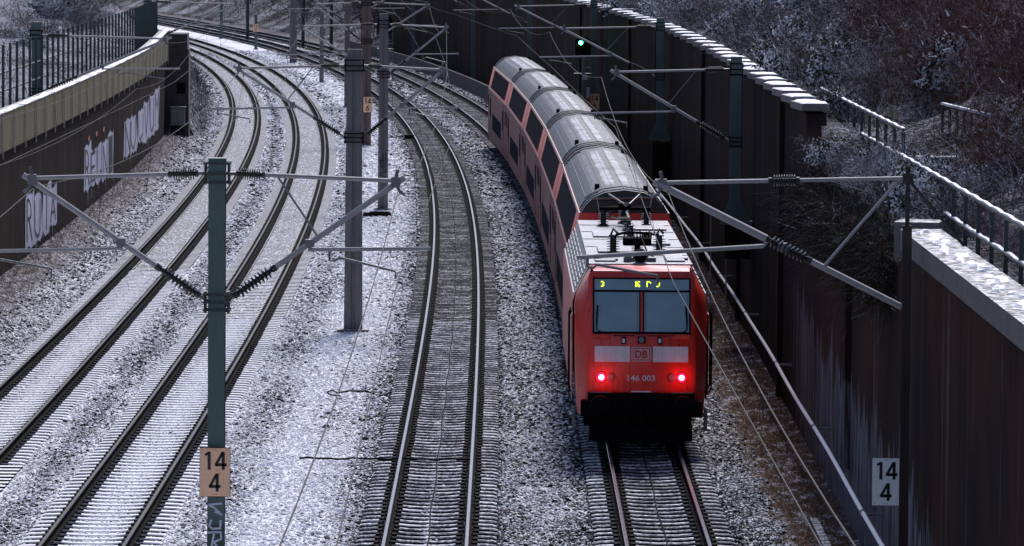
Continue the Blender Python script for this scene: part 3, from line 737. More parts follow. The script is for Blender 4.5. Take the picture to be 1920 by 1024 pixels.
# side skins with sloped roof shoulder
m_ = MB(); rings = []
for y in (1.55, 17.3):
    rings.append([Vector((-1.46, y, .95)), Vector((-1.46, y, 3.10)), Vector((-1.40, y, 3.28))]);
m_.sweep(rings, closed=False, cap=False)
rings = [[Vector((-p.x, p.y, p.z)) for p in r] for r in rings]; m_.sweep(rings, closed=False, cap=False)
m_.build('side_wall', M['red'], loco)
m_ = MB()
for s in (-1, 1):
    rings = [[Vector((s * 1.40, y, 3.28)), Vector((s * 1.10, y, 3.88))] for y in (1.6, 17.3)]; m_.sweep(rings, closed=False, cap=False)
    for y in np.arange(2.2, 16.8, 1.9):
        for k in range(5):
            f0 = .12 + k * .16; p = Vector((s * (1.415 - .30 * f0), y + .8, 3.29 + .60 * f0)); m_.box(p, (.02, 1.6, .035), 0)
m_.build('roof_shoulder', M['loco_louvre'], loco)
m_ = MB(); m_.poly_ext([(-1.12, 1.35, 3.86), (1.12, 1.35, 3.86), (1.12, 17.3, 3.86), (-1.12, 17.3, 3.86)], (0, 0, .08))
for y in (4.1, 6.9, 9.7, 12.5, 15.2): m_.box((0, y, 3.95), (2.2, .05, .02))
m_.box((-.2, 5.6, 3.965), (1.3, 1.8, .05)); m_.box((.35, 8.4, 3.97), (1.0, 1.9, .06)); m_.box((-.45, 11.2, 3.96), (.8, 1.7, .045)); m_.box((.5, 13.8, 3.965), (.9, 1.5, .05)); m_.box((-.75, 2.6, 3.96), (.45, 1.6, .045)); m_.box((.78, 2.8, 3.96), (.4, 1.8, .045))
m_.build('roof_panel', M['loco_roof'], loco, bevel=.012)
m_ = MB()
for s in (-1, 1):
    for k in range(46): m_.box((s * 1.43, 2.0 + k * .32, 3.25), (.03, .17, .06))
m_.build('rain_gutter', M['white_stripe'], loco)
# rear cab, mirrored
m_ = MB(); rings = [[Vector((p.x, LL - p.y, p.z)) for p in ring(z, yf, hw, yc, hc, 1.6)] for z, yf, hw, yc, hc in lev]; m_.sweep(rings, closed=False)
m_.add([Vector((p.x, LL - p.y, p.z)) for p in top], [(0, 1, 4, 5), (1, 2, 3, 4)]); m_.build('rear_cab_shell', M['red'], loco, smooth=True)
# underframe, fuel-tank like transformer, bogies
m_ = MB(); m_.box((0, LL / 2, .98), (2.6, 17.2, .35)); m_.box((0, LL / 2, .62), (2.3, 4.2, .7)); m_.build('underframe', M['black'], loco)
bogie(loco, 4.2, 2.6, .62); bogie(loco, 14.7, 2.6, .62)
# buffer beam, buffers, coupling, snowplough, steps, hoses
m_ = MB(); m_.box((0, .10, 1.02), (2.28, .30, .50)); m_.box((0, .25, .62), (2.1, .2, .5))
m_.box((-.98, .05, .93), (.62, .36, .34)); m_.box((.98, .05, .93), (.62, .36, .34)); m_.build('buffer_beam', M['black'], loco, bevel=.02)
for s in (-1, 1):
    m_ = MB(); m_.lathe((s * .88, 0, 1.03), (s * .88, -.50, 1.03), [(0, .15), (.15, .15), (.16, .11), (.78, .10), (.80, .22), (1, .21)], 20); m_.build('buffer', M['black'], loco)
    m_ = MB(); m_.box((s * .86, -.07, 1.285), (.45, .18, .02)); m_.build('buffer_step', M['door_grey'], loco)
m_ = MB(); m_.tube([(0, .1, 1.05), (0, -.15, 1.03), (0, -.22, .92), (0, -.20, .62)], .045, 8); m_.box((0, -.12, 1.04), (.16, .2, .18)); m_.build('coupling_hook', M['black'], loco)
for s in (-1, 1):
    for q in (.32, .48):
        m_ = MB(); m_.tube([(s * q, -.02, .95), (s * q, -.14, .85), (s * q * 1.05, -.17, .6), (s * q * 1.02, -.08, .48)], .022, 6); m_.build('brake_hose', M['black'], loco)
m_ = MB(); m_.poly_ext([(-1.1, .15, .22), (0, -.10, .22), (1.1, .15, .22), (1.1, .25, .22), (0, .0, .22), (-1.1, .25, .22)], (0, 0, .34)); m_.build('snow_plough', M['black'], loco)
m_ = MB(); m_.box((.0, -.02, 1.30), (.42, .10, .025)); m_.build('front_step', M['white_stripe'], loco)
# lower corner skirts with door steps
for s in (-1, 1):
    m_ = MB(); m_.box((s * 1.42, 1.1, .62), (.06, .5, .5)); m_.box((s * 1.42, 1.1, .4), (.22, .5, .03)); m_.box((s * 1.42, 1.1, .7), (.2, .5, .03)); m_.build('entry_step', M['galv_dark'], loco)
    m_ = MB(); m_.tube([(s * 1.49, .95, 1.2), (s * 1.53, .95, 1.3), (s * 1.53, .95, 2.85), (s * 1.49, .95, 2.95)], .018, 6); m_.tube([(s * 1.49, 1.75, 1.2), (s * 1.53, 1.75, 1.3), (s * 1.53, 1.75, 2.85), (s * 1.49, 1.75, 2.95)], .018, 6); m_.build('handrail', M['black'], loco)
    m_ = MB(); m_.box((s * 1.463, 1.35, 2.0), (.012, .62, 1.75)); m_.box((s * 1.466, 1.35, 2.55), (.014, .42, .5), 1); m_.build('cab_door', [M['red'], M['cglass']], loco)
# windscreen frame following the lean of the front
def fr(x, z, out=0.0):
    yf = float(np.interp(z, [q[0] for q in lev], [q[1] for q in lev])); return Vector((x, yf - out, z))
def front_quad(mb, x0, x1, z0, z1, out, mi=0, th=.02):
    vs = [fr(x0, z0, out), fr(x1, z0, out), fr(x1, z1, out), fr(x0, z1, out)]; bk = [p + Vector((0, th, 0)) for p in vs]
    mb.add(vs + bk, [(0, 1, 2, 3), (7, 6, 5, 4), (0, 4, 5, 1), (1, 5, 6, 2), (2, 6, 7, 3), (3, 7, 4, 0)], mi)
m_ = MB()
for a in ((-1.045, 1.045, 3.67, 3.70), (-1.045, 1.045, 2.53, 2.57), (-1.045, -1.01, 2.57, 3.67), (1.01, 1.045, 2.57, 3.67), (-1.01, 1.01, 3.40, 3.44), (-.055, -.025, 2.57, 3.40), (.025, .055, 2.57, 3.40)): front_quad(m_, *a, .026)
m_.build('windscreen_frame', M['black'], loco)
m_ = MB(); front_quad(m_, -.025, .025, 2.57, 3.40, .028); m_.build('windscreen_pillar', M['red_front'], loco)
for s in (-1, 1):
    m_ = MB(); a, b_ = (-1.01, -.055) if s < 0 else (.055, 1.01); front_quad(m_, a, b_, 2.57, 3.40, .014); w = m_.build('windscreen', M['glass'], loco)
    m_ = MB(); front_quad(m_, a + .03, a + .045, 2.6, 3.37, .018); front_quad(m_, b_ - .045, b_ - .03, 2.6, 3.37, .018); m_.build('rubber_seal', M['galv_dark'], w)
    px = s * .96; m_ = MB(); m_.tube([fr(px, 2.98, .05), fr(px, 2.62, .06), fr(px - s * .10, 2.56, .07)], .012, 6); m_.tube([fr(px - s * .02, 3.12, .05), fr(px + s * .005, 2.72, .05)], .018, 6); m_.build('wiper', M['black'], loco)
m_ = MB(); front_quad(m_, -1.01, 1.01, 3.44, 3.67, .014); dst = m_.build('destination_display', M['glass'], loco)
# lit dots of the display: broken characters
GL = {'a': ["110", "001", "010", "001", "110"], 'k': ["1011", "1100", "1110", "1101", "1011"], 'r': ["1110", "1001", "1000", "1000", "1000"], 'c': ["110", "001", "001", "001", "110"]}
m_ = MB()
for key, cx in (('a', -.84), ('k', -.105), ('r', .135), ('c', .345)):
    for j, row in enumerate(GL[key]):
        for i, ch in enumerate(row):
            if ch == '1':
                x = cx + (i - 1.2) * .026; z = 3.605 - j * .024; front_quad(m_, x, x + .019, z, z + .019, .020, th=.004)
m_.build('display_characters', M['led'], dst)
# front details
m_ = MB(); front_quad(m_, -1.0, -.25, 1.93, 2.26, .006); m_.build('white_panel', M['white_stripe'], loco)
m_ = MB(); front_quad(m_, .24, .99, 1.93, 2.26, .006); m_.build('white_panel', M['white_stripe'], loco)
m_ = MB(); m_.box((-.005, -.003, 2.095), (.44, .012, .32)); lg = m_.build('emblem', M['red_front'], loco, bevel=.004)
m_ = MB()
def rrect(w, h, r, n=5):
    o = []
    for cx, cz, a0 in ((w / 2 - r, h / 2 - r, 0), (-w / 2 + r, h / 2 - r, 90), (-w / 2 + r, -h / 2 + r, 180), (w / 2 - r, -h / 2 + r, 270)):
        for k in range(n + 1): a = rad(a0 + 90 * k / n); o.append((cx + r * math.cos(a), cz + r * math.sin(a)))
    return o
M['emblem_pale'] = paint('emblem_pale', (.62, .45, .45), .5, var=.1)
M['emblem_red'] = paint('emblem_red', (.45, .02, .02), .5, var=.1)
vs = [Vector((a - .005, -.012, b_ + 2.095)) for a, b_ in rrect(.42, .31, .05)]; m_.poly_ext(vs, (0, .004, 0)); m_.build('emblem_border', M['emblem_pale'], lg)
m_ = MB(); vs = [Vector((a - .005, -.015, b_ + 2.095)) for a, b_ in rrect(.375, .265, .035)]; m_.poly_ext(vs, (0, .004, 0)); m_.build('emblem_frame', M['emblem_red'], lg)
m_ = MB(); vs = [Vector((a - .005, -.018, b_ + 2.095)) for a, b_ in rrect(.335, .225, .02)]; m_.poly_ext(vs, (0, .004, 0)); m_.build('emblem_field', M['emblem_pale'], lg)
text_plate('DB', .27, .165, (-.005, -.021, 2.095), M['emblem_red'], 'emblem_letters', lg, .003, .03)
text_plate('146 003', .58, .12, (0, -.006, 1.585), M['white_stripe'], 'running_number', loco, .006, .012)
for s in (-1, 1):
    xo, xi = s * .855, s * .665
    m_ = MB(); m_.lathe((xo, .01, 1.60), (xo, -.035, 1.60), [(0, .115), (1, .11)], 24); m_.lathe((xi, .01, 1.60), (xi, -.03, 1.60), [(0, .095), (1, .09)], 20); m_.build('lamp_housing', M['red'], loco)
    m_ = MB(); m_.lathe((xo, -.03, 1.60), (xo, -.045, 1.60), [(0, .092), (.7, .085), (1, .05)], 24); tl = m_.build('tail_lamp', M['tail'], loco)
    m_ = MB(); m_.lathe((xo, -.045, 1.60), (xo, -.052, 1.60), [(0, .06), (1, .05)], 20); m_.build('lamp_core', M['tail_core'], tl)
    m_ = MB(); m_.lathe((xi, -.028, 1.60), (xi, -.04, 1.60), [(0, .075), (1, .06)], 20); m_.build('headlight', M['lamp_glass'], loco)
    m_ = MB(); m_.box((s * .385, 0, 2.385), (.09, .05, .15)); m_.box((s * .385, -.03, 2.385), (.055, .03, .09), 1); m_.build('marker_lamp', [M['black'], M['white_stripe']], loco, bevel=.006)
    m_ = MB(); m_.box((s * .86, .02, 2.47), (.34, .06, .10)); m_.build('wiper_cover', M['red_front'], loco, bevel=.01)
m_ = MB(); m_.box((-.005, .015, 2.40), (.26, .05, .20)); hb = m_.build('top_lamp_box', M['red'], loco, bevel=.01)
m_ = MB(); m_.box((-.005, -.012, 2.40), (.17, .02, .15)); m_.build('lamp_frame', M['black'], hb)
m_ = MB(); m_.lathe((-.005, -.02, 2.40), (-.005, -.035, 2.40), [(0, .065), (1, .05)], 20); m_.build('lamp_lens', M['head_lens'], hb)
m_ = MB(); front_quad(m_, -.60, .60, 2.478, 2.492, .012); m_.build('windscreen_ledge', M['black'], loco)
# roof equipment
def insul(mb, x, y, z, h, r=.11):
    prof = [(0, r * 1.3), (.06, r * 1.3)]
    n = 6
    for k in range(n): a = .08 + k * .8 / n; prof += [(a, r * .55), (a + .02, r * 1.15), (a + .05, r * 1.15), (a + .07, r * .55)]
    prof += [(.92, r * .5), (.93, r * .8), (1, r * .8)]; mb.lathe((x, y, z), (x, y, z + h), prof, 12)
def pantograph(yb, flip=1, raised=.16):
    p = empty('pantograph'); p.parent = loco; p.location = (0, yb, 3.94)
    for x, y in ((-.52, 0), (.52, 0), (0, 1.1 * flip)):
        m_ = MB(); insul(m_, x, y, 0, .38, .12); m_.build('insulator', M['insul'], p)
    m_ = MB(); m_.box((0, 0, .42), (1.25, .12, .08)); m_.tube([(-.5, 0, .42), (0, 1.1 * flip, .42), (.5, 0, .42)], .035, 6); m_.box((0, .2 * flip, .48), (.3, .5, .14)); m_.build('base_frame', M['black'], p)
    m_ = MB(); m_.tube([(0, .1 * flip, .50), (0, -1.6 * flip, .50 + raised)], .045, 8); m_.build('lower_arm', M['galv_dark'], p)
    m_ = MB()
    for s in (-1, 1): m_.tube([(s * .06, -1.6 * flip, .50 + raised), (s * .38, .65 * flip, .50 + raised * 2)], .022, 6)
    m_.build('upper_arm', M['galv_dark'], p)
    m_ = MB()
    for dy in (-.18, .18):
        pts = [(x, .7 * flip + dy, .56 + raised * 2 - (abs(x) > .6) * (abs(x) - .6) ** 1.6 * .9) for x in np.linspace(-.97, .97, 15)]; m_.tube(pts, .022, 6)
    m_.build('collector_head', M['galv'], p)
pantograph(15.0, 1, .12)
q = empty('front_roof_gear'); q.parent = loco; q.location = (0, 3.0, 3.94)
for x in (-.52, .50):
    m_ = MB(); insul(m_, x, 1.6, 0, .42, .13); m_.tube([(x - .05, 1.6, .42), (x, 1.6, .55), (x + .1, 1.6, .45)], .03, 6); m_.build('insulator', M['insul'], q)
m_ = MB(); insul(m_, 0, .9, 0, .3, .12); m_.box((0, 1.3, .30), (.62, .75, .16)); m_.box((.22, 1.5, .42), (.22, .3, .14)); m_.tube([(-.45, 1.6, .42), (-.3, 1.3, .48), (0, 1.1, .50), (.3, 1.3, .46), (.48, 1.6, .42)], .03, 6); m_.tube([(.1, .9, .36), (.2, .3, .12), (.35, -.3, .03)], .02, 6)
for k in range(9): m_.tube([(-.28 + .07 * k, 1.0, .38), (-.28 + .07 * k, 1.45, .46 + .03 * (k % 3))], .02, 5)
m_.build('circuit_breaker', M['black'], q)
m_ = MB(); m_.lathe((0, -.9, .12), (0, -1.45, .14), [(0, .05), (.4, .07), (.8, .12), (1, .17), (1.001, .14)], 18); m_.lathe((-.26, -.95, .07), (-.26, -1.25, .07), [(0, .04), (1, .09)], 14); m_.box((0, -.95, .05), (.7, .3, .08)); m_.build('horn', M['galv_dark'], q)
m_ = MB(); m_.lathe((0, -1.451, .14), (0, -1.46, .14), [(0, .14), (1, .13)], 18); m_.build('horn_mouth', M['black'], q)
m_ = MB(); m_.box((.82, -.1, .03), (.5, .7, .05)); m_.box((-.72, -.6, .03), (.5, .5, .05)); m_.build('roof_hatch', M['loco_roof'], q, bevel=.01)
m_ = MB(); m_.tube([(-.5, 5.6, .60), (-.3, 6.6, .5), (0, 8, .42), (0, 10.5, .42)], .025, 6)
for y in (6.2, 8.2, 10.2): insul(m_, 0, y, 0, .36, .09)
m_.build('roof_busbar', M['insul'], q)
for s in (-1, 1):
    ld = bpy.data.lights.new('tail_light', 'POINT'); ld.energy = 1.6; ld.color = (1, .02, .02); ld.shadow_soft_size = .08
    lo_ = bpy.data.objects.new('tail_light_glow', ld); COL.objects.link(lo_); lo_.parent = loco; lo_.location = (s * .855, -.22, 1.60)
place(loco, 105.3, LL); loco.location.x -= .085

# ---- double-deck coaches
SEC = [(1.30, .30), (1.39, .55), (1.39, 1.9), (1.39, 2.90), (1.345, 3.10), (1.14, 3.93), (1.09, 4.02), (.98, 4.20), (.78, 4.40), (.50, 4.53), (0, 4.60)]
CLn = 26.4
def coach_proto():
    r = empty('double_deck_coach')
    def skin(i0, i1, name, mat, y0=0.0, y1=CLn, out=0.0, ny=2):
        m_ = MB()
        for s in (-1, 1):
            rings = [[Vector((s * (x + out), y, z)) for x, z in SEC[i0:i1 + 1]] for y in np.linspace(y0, y1, ny)]; m_.sweep(rings, closed=False, cap=False)
        return m_.build(name, mat, r, smooth=True)
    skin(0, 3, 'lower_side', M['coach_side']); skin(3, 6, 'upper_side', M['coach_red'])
    m_ = MB(); rr_ = SEC[6:]; full = [(-x, z) for x, z in rr_] + [(x, z) for x, z in reversed(rr_[:-1])]
    m_.sweep([[Vector((x, y, z)) for x, z in full] for y in np.linspace(0, CLn, 12)], closed=False, cap=False); roof = m_.build('roof', M['coach_roof'], r, smooth=True)
    m_ = MB()
    for x in (-.92, -.74, -.5, -.25, .0, .25, .5, .74, .92):
        z = float(np.interp(abs(x), [0, .5, .78, .98, 1.09], [4.60, 4.53, 4.40, 4.20, 4.02])); m_.tube([(x, .9, z + .004), (x, CLn - .9, z + .004)], .010, 5)
    for y in (.45, 1.6, CLn - 1.6, CLn - .45):
        m_.tube([(x, y, z + .005) for x, z in [(-1.09, 4.02), (-.98, 4.20), (-.78, 4.40), (-.5, 4.53), (0, 4.6), (.5, 4.53), (.78, 4.4), (.98, 4.2), (1.09, 4.02)]], .02, 5)
    m_.build('roof_rib', M['coach_roof'], roof)
    for yv in (1.0, CLn - 2.6):      # vent slots near each end of the roof
        for s in (-1, 1):
            m_ = MB()
            for k in range(9):
                t_ = k / 9; x = s * (1.03 - .42 * t_); z = float(np.interp(abs(x), [0, .5, .78, .98, 1.09], [4.60, 4.53, 4.40, 4.20, 4.02])); m_.box((x, yv + .5, z + .012), (.03, .50, .04))
            m_.build('vent_grille', M['black'], roof)
    m_ = MB()
    for x, y in ((-.62, 3.0), (.62, CLn - 3.0), (.6, 2.2)): m_.lathe((x, y, 4.45), (x, y, 4.60), [(0, .07), (1, .06)], 10)
    m_.build('roof_aerial', M['black'], roof)
    # end walls
    for y, sg in ((0, -1), (CLn, 1)):
        pts = [(-x, z) for x, z in SEC[:-1]] + [(0, 4.60)] + [(x, z) for x, z in reversed(SEC[:-1])]
        low = [p for p in pts if p[1] <= 4.03]; m_ = MB()
        m_.add([Vector((x * .995, y - sg * .01, z)) for x, z in pts if z <= 4.03], [tuple(range(len(low)))])
        hi = [Vector((x * .995, y - sg * .01, z)) for x, z in pts if z > 4.0]
        m_.build('end_wall', M['coach_red'], r)
        m_ = MB(); m_.add(hi, [tuple(range(len(hi)))]); m_.box((0, y + sg * .03, 4.18), (1.5, .06, .25)); m_.build('end_panel', M['green_dark'], r)
        m_ = MB(); m_.box((0, y + sg * .12, 1.9), (1.3, .22, 2.3)); m_.build('gangway', M['black'], r, bevel=.05)
        m_ = MB()
        for s in (-1, 1): m_.tube([(s * .3, y + sg * .04, 4.1), (s * .75, y + sg * .06, 3.6)], .02, 5)
        m_.tube([(-.8, y + sg * .08, 4.38), (.8, y + sg * .08, 4.42)], .03, 6); m_.build('end_handrail', M['galv_dark'], r)
    # window bands: upper deck on the leaning side, lower deck between the bogies
    def pane(s, y0, y1, a, b_, name, mat, out=.006):
        (xa, za), (xb, zb) = a, b_; m_ = MB(); o = s * out
        vs = [Vector((s * xa + o, y0, za)), Vector((s * xa + o, y1, za)), Vector((s * xb + o, y1, zb + out * .3)), Vector((s * xb + o, y0, zb + out * .3))]
        vs2 = [v_ - Vector((s * .03, 0, 0)) for v_ in vs]; m_.add(vs + vs2, [(0, 1, 2, 3), (7, 6, 5, 4), (0, 4, 5, 1), (1, 5, 6, 2), (2, 6, 7, 3), (3, 7, 4, 0)])
        return m_.build(name, mat, r)
    for s in (-1, 1):
        for k in range(9):
            y0 = 3.0 + k * 2.26; pane(s, y0, y0 + 2.20, (1.362, 3.03), (1.146, 3.91), 'upper_window', M['cglass'])
        for k in range(8):
            if k in (0, 7): continue
            y0 = 4.6 + k * 2.15; pane(s, y0, y0 + 2.09, (1.39, 1.02), (1.39, 1.82), 'lower_window', M['cglass'])
        for y0 in (3.3, CLn - 4.9):
            d = pane(s, y0, y0 + 1.6, (1.39, .75), (1.39, 2.72), 'door', M['coach_side'], .014)
            for q_ in (0, 1):
                w = pane(s, y0 + .15 + q_ * .75, y0 + .7 + q_ * .75, (1.39, 1.6), (1.39, 2.5), 'door_window', M['cglass'], .020); w.parent = d
            for e in (y0 - .05, y0 + 1.62, y0 + .78): pane(s, e, e + .05, (1.39, .7), (1.39, 2.78), 'door_seam', M['black'], .012)
        pane(s, .35, 1.6, (1.39, 1.95), (1.39, 2.6), 'end_window', M['cglass']); pane(s, CLn - 1.6, CLn - .35, (1.39, 1.95), (1.39, 2.6), 'end_window', M['cglass'])
        m_ = MB(); m_.tube([(s * 1.37, .1, 2.95), (s * 1.37, CLn - .1, 2.95)], .02, 5); m_.tube([(s * 1.125, .1, 4.0), (s * 1.125, CLn - .1, 4.0)], .022, 5); m_.build('gutter', M['galv_dark'], r)
    m_ = MB(); m_.box((0, CLn / 2, .55), (2.4, 15, .4)); m_.box((0, CLn / 2, .95), (2.6, 26.0, .1)); m_.build('underframe', M['black'], r)
    bogie(r, 3.1); bogie(r, CLn - 3.1)
    return r
cp0 = coach_proto()
clab = ['red double-deck coach nearest, coupled right behind the locomotive', 'red double-deck coach second behind the locomotive', 'red double-deck coach third behind the locomotive, in the middle of the coaches',
        'red double-deck coach fourth behind the locomotive, next to the farthest one', 'red double-deck coach at the far end of the train']
for k in range(5):
    c = cp0 if k == 0 else copy_tree(cp0)
    tag(c, clab[k], 'coach', 'grey-roofed double-deck coaches of the train'); place(c, 105.3 + LL + .15 + k * 26.8, CLn)
# ================================================================== OVERHEAD LINE
def ins_tube(par, a, b):
    a, b = Vector(a), Vector(b); m_ = MB(); n = 9; prof = [(0, .055), (.10, .055), (.12, .035)]
    for k in range(n):
        t_ = .14 + .72 * k / n; prof += [(t_, .04), (t_ + .015, .095), (t_ + .035, .095), (t_ + .055, .04)]
    prof += [(.88, .035), (.90, .055), (1, .055)]; m_.lathe(a, b, prof, 12); o = m_.build('insulator', M['insul'], par, loc=(0, 0, .3)); return o
def tub(par, name, pts, r, mat=None):
    m_ = MB(); m_.tube(pts, r, 8); return m_.build(name, mat or M['galv'], par, smooth=True, loc=(0, 0, .3))
def lerp(a, b, t_): return tuple(a[i] + (b[i] - a[i]) * t_ for i in range(3))
def cantilever(root, s, L, w=.14, style='A', brace=True):
    """s = +1/-1 side, L = distance of the tip from the mast; heights above rail top"""
    c = empty('cantilever'); c.parent = root; c.location = (0, 0, .0)
    ta, tb = (s * w, 0, 7.26), (s * L, 0, 7.16); sa, sb = (s * w, 0, 5.24), (s * (L - .02), 0, 7.10)
    if style == 'A':
        ins_tube(c, lerp(ta, tb, .06), lerp(ta, tb, .23)); tub(c, 'top_tube', [ta, lerp(ta, tb, .07)], .03, M['galv_dark']); tub(c, 'top_tube', [lerp(ta, tb, .22), tb], .034)
        ins_tube(c, lerp(sa, sb, .05), lerp(sa, sb, .30)); tub(c, 'diagonal_tube', [sa, lerp(sa, sb, .06)], .03, M['galv_dark']); tub(c, 'diagonal_tube', [lerp(sa, sb, .28), sb, lerp(sa, sb, 1.06)], .046)
        if brace: tub(c, 'stay', [lerp(ta, tb, .30), lerp(sa, sb, .55)], .016, M['galv_dark'])
        j = lerp(sa, sb, .50); ra = (s * (L * .51), 0, 6.07); rb = (s * (L + (.55 if s > 0 else 1.0)), 0, 6.10 if s > 0 else 6.0)
        tub(c, 'registration_tube', [j, (j[0], 0, 6.07), ra, rb], .03)
        if s > 0: st = [(s * L * .63, 0, 6.05), (s * L * .63, 0, 5.90), (s * L * .66, 0, 5.90), (s * L * .69, 0, 5.95), (s * (L + .0), 0, 5.74), (s * (L + .0), 0, 5.62)]
        else: st = [(s * (L + .6), 0, 6.0), (s * (L + .6), 0, 5.85), (s * (L + .5), 0, 5.88), (s * (L - .3), 0, 5.74), (s * (L - .3), 0, 5.62)]
        tub(c, 'steady_arm', st, .020, M['galv_dark'])
    else:
        ins_tube(c, lerp(ta, tb, .43), lerp(ta, tb, .56)); tub(c, 'top_tube', [ta, lerp(ta, tb, .44)], .032); tub(c, 'top_tube', [lerp(ta, tb, .55), tb], .034)
        ins_tube(c, lerp(sa, sb, .38), lerp(sa, sb, .58)); tub(c, 'diagonal_tube', [sa, lerp(sa, sb, .39)], .052); tub(c, 'diagonal_tube', [lerp(sa, sb, .57), sb, lerp(sa, sb, 1.04)], .062)
        tub(c, 'stay', [(s * .17, 0, 7.2), lerp(sa, sb, .33)], .026)
        j = lerp(sa, sb, .56); rb = (s * 5.17, 0, 5.98); tub(c, 'registration_tube', [j, (s * 2.25, 0, 6.18), rb], .036)
        tub(c, 'steady_arm', [(s * 5.0, 0, 5.99), (s * 5.0, 0, 5.84), (s * 4.9, 0, 5.82), (s * 4.85, 0, 5.87), (s * 3.9, 0, 5.70), (s * 3.9, 0, 5.58)], .024, M['galv_dark'])
    m_ = MB(); m_.box((s * L, 0, 7.14), (.14, .10, .16)); m_.tube([(s * L, 0, 7.2), (s * (L + .03), 0, 7.34)], .03, 6)
    m_.box((lerp(sa, sb, .5)[0], 0, lerp(sa, sb, .5)[2]), (.14, .12, .12)); m_.tube([(s * L, 0, 7.1), (s * (L + .07), 0, 6.98), (s * (L + .14), 0, 6.94)], .025, 6)
    m_.build('clamp', M['galv_dark'], c, loc=(0, 0, .3)); return c
def mast(y, x, kind, w0, w1, ztop, label, t, arms, zb=-.3, pad=True, wc=None):
    root = empty('catenary_mast', (x, y, -.3), heading(t, y), label, 'catenary mast', 'overhead line masts')
    m_ = MB()
    if kind == 'H':      # rolled steel H section
        wf, d = w0, w0 * .95
        for s in (-1, 1): m_.box((0, s * d / 2, (zb + ztop) / 2 + .3), (wf, .022, ztop - zb))
        m_.box((0, 0, (zb + ztop) / 2 + .3), (.016, d - .03, ztop - zb)); m_.box((0, 0, ztop + .31), (wf + .01, d + .03, .02))
    else:                # tapered concrete with a groove on the front
        n = 9; prof = [(-1, -1), (-.22, -1), (-.16, -.8), (.16, -.8), (.22, -1), (1, -1), (1, 1), (-1, 1)]
        m_.sweep([[(a * w_ / 2, b_ * w_ / 2 * .85, z_ + .3) for a, b_ in prof] for z_, w_ in ((zb, w0), (ztop, w1))])
    mat = {'H': M['green_mast'], 'C': M['concrete_mast'], 'B': M['brown_mast'], 'P': M['near_post']}[kind if wc is None else wc]
    m_.build('mast_post', mat, root, bevel=.006 if y < 150 else 0)
    if pad:
        m_ = MB(); m_.box((0, 0, .06), (w0 * 1.7, w0 * 1.7, .16)); m_.build('foundation', M['concrete'], root)
    for sgn, L, style, br in arms: cantilever(root, sgn, L, w0 / 2, style, br)
    m_ = MB(); ww = (w1 or w0) / 2 + .03
    for zz in (7.42, 7.26, 7.12, 5.36, 5.24, 5.12): 
        for s in (-1, 1): m_.box((0, s * (w0 * .475 + .03), zz + .3), (ww * 2 + .1, .03, .035))
    for zz in (7.26, 5.24):
        for s in (-1, 1): m_.box((s * (ww + .02), 0, zz + .3), (.035, w0 * .9, .34))
    if y < 300 and wc != 'P': m_.build('clamp_band', M['black'] if y > 100 else M['green_dark'], root)
    return root
def armL(y, t, x, st=.25): return abs(tx(t, y) - x) - st
CM = [(77.5, -4.62, 'H', .265, .265, 7.48, 'nearest green steel mast, with the orange 14/4 plate and a spray tag', None),
      (139.5, -4.47, 'C', .52, .41, 7.72, 'thick grooved grey concrete mast, nearest concrete one, left of the middle track', None),
      (200.5, -5.25, 'C', .42, .36, 7.7, 'grey concrete mast with a black scribble near its foot', None),
      (260, -7.70, 'C', .50, .44, 9.0, 'pinkish concrete mast carrying the orange 14/6 plate, behind the thick grooved mast', 'B'),
      (316, -10.6, 'C', .34, .32, 8.2, 'narrow brown mast just left behind the thick grooved mast', 'B'),
      (367, -14.2, 'C', .32, .28, 8.2, 'slim grey mast standing alone in the snow left of the concrete masts', None),
      (421, -18.7, 'C', .60, .52, 8.2, 'wide far grey mast on the snowy verge, left of the slim mast', None),
      (466, -24.2, 'H', .26, .26, 3.0, 'short far post carrying the small orange 14/8 plate', None),
      (511, -30.1, 'H', .30, .30, 8.2, 'farthest dark mast on the verge near the upper left bend', None)]
cms = []
for i, (y, x, k, w0, w1, zt, lab, wc) in enumerate(CM):
    arms = []
    if i not in (7,): arms = [(1, armL(y, 'C', x, .32), 'A', True), (-1, armL(y, 'B', x, .18), 'A', i > 0)]
    cms.append(mast(y, x, k, w0, w1, zt, lab, 'C', arms, wc=wc))
rows = [(77.5, 6.18, -.6, 'slim steel mast against the near right wall, holding the thickest cantilever'), (138.5, 6.22, 3.0, 'green steel mast on a bracket of the right wall, nearest one with a bracket'),
        (200, 5.90, 2.75, 'green steel mast with a dark box foot on the right wall'), (258, 4.15, -.3, 'dark steel mast on the right carrying the cream 14/6 plate'),
        (316, 1.0, -.3, 'dark steel mast behind the last coach against the wall'), (367, -3.0, -.3, 'dark steel mast left of the last coach, against the far wall'), (425, -8.6, -.3, 'farthest dark mast on the right side against the end of the wall')]
rms = []
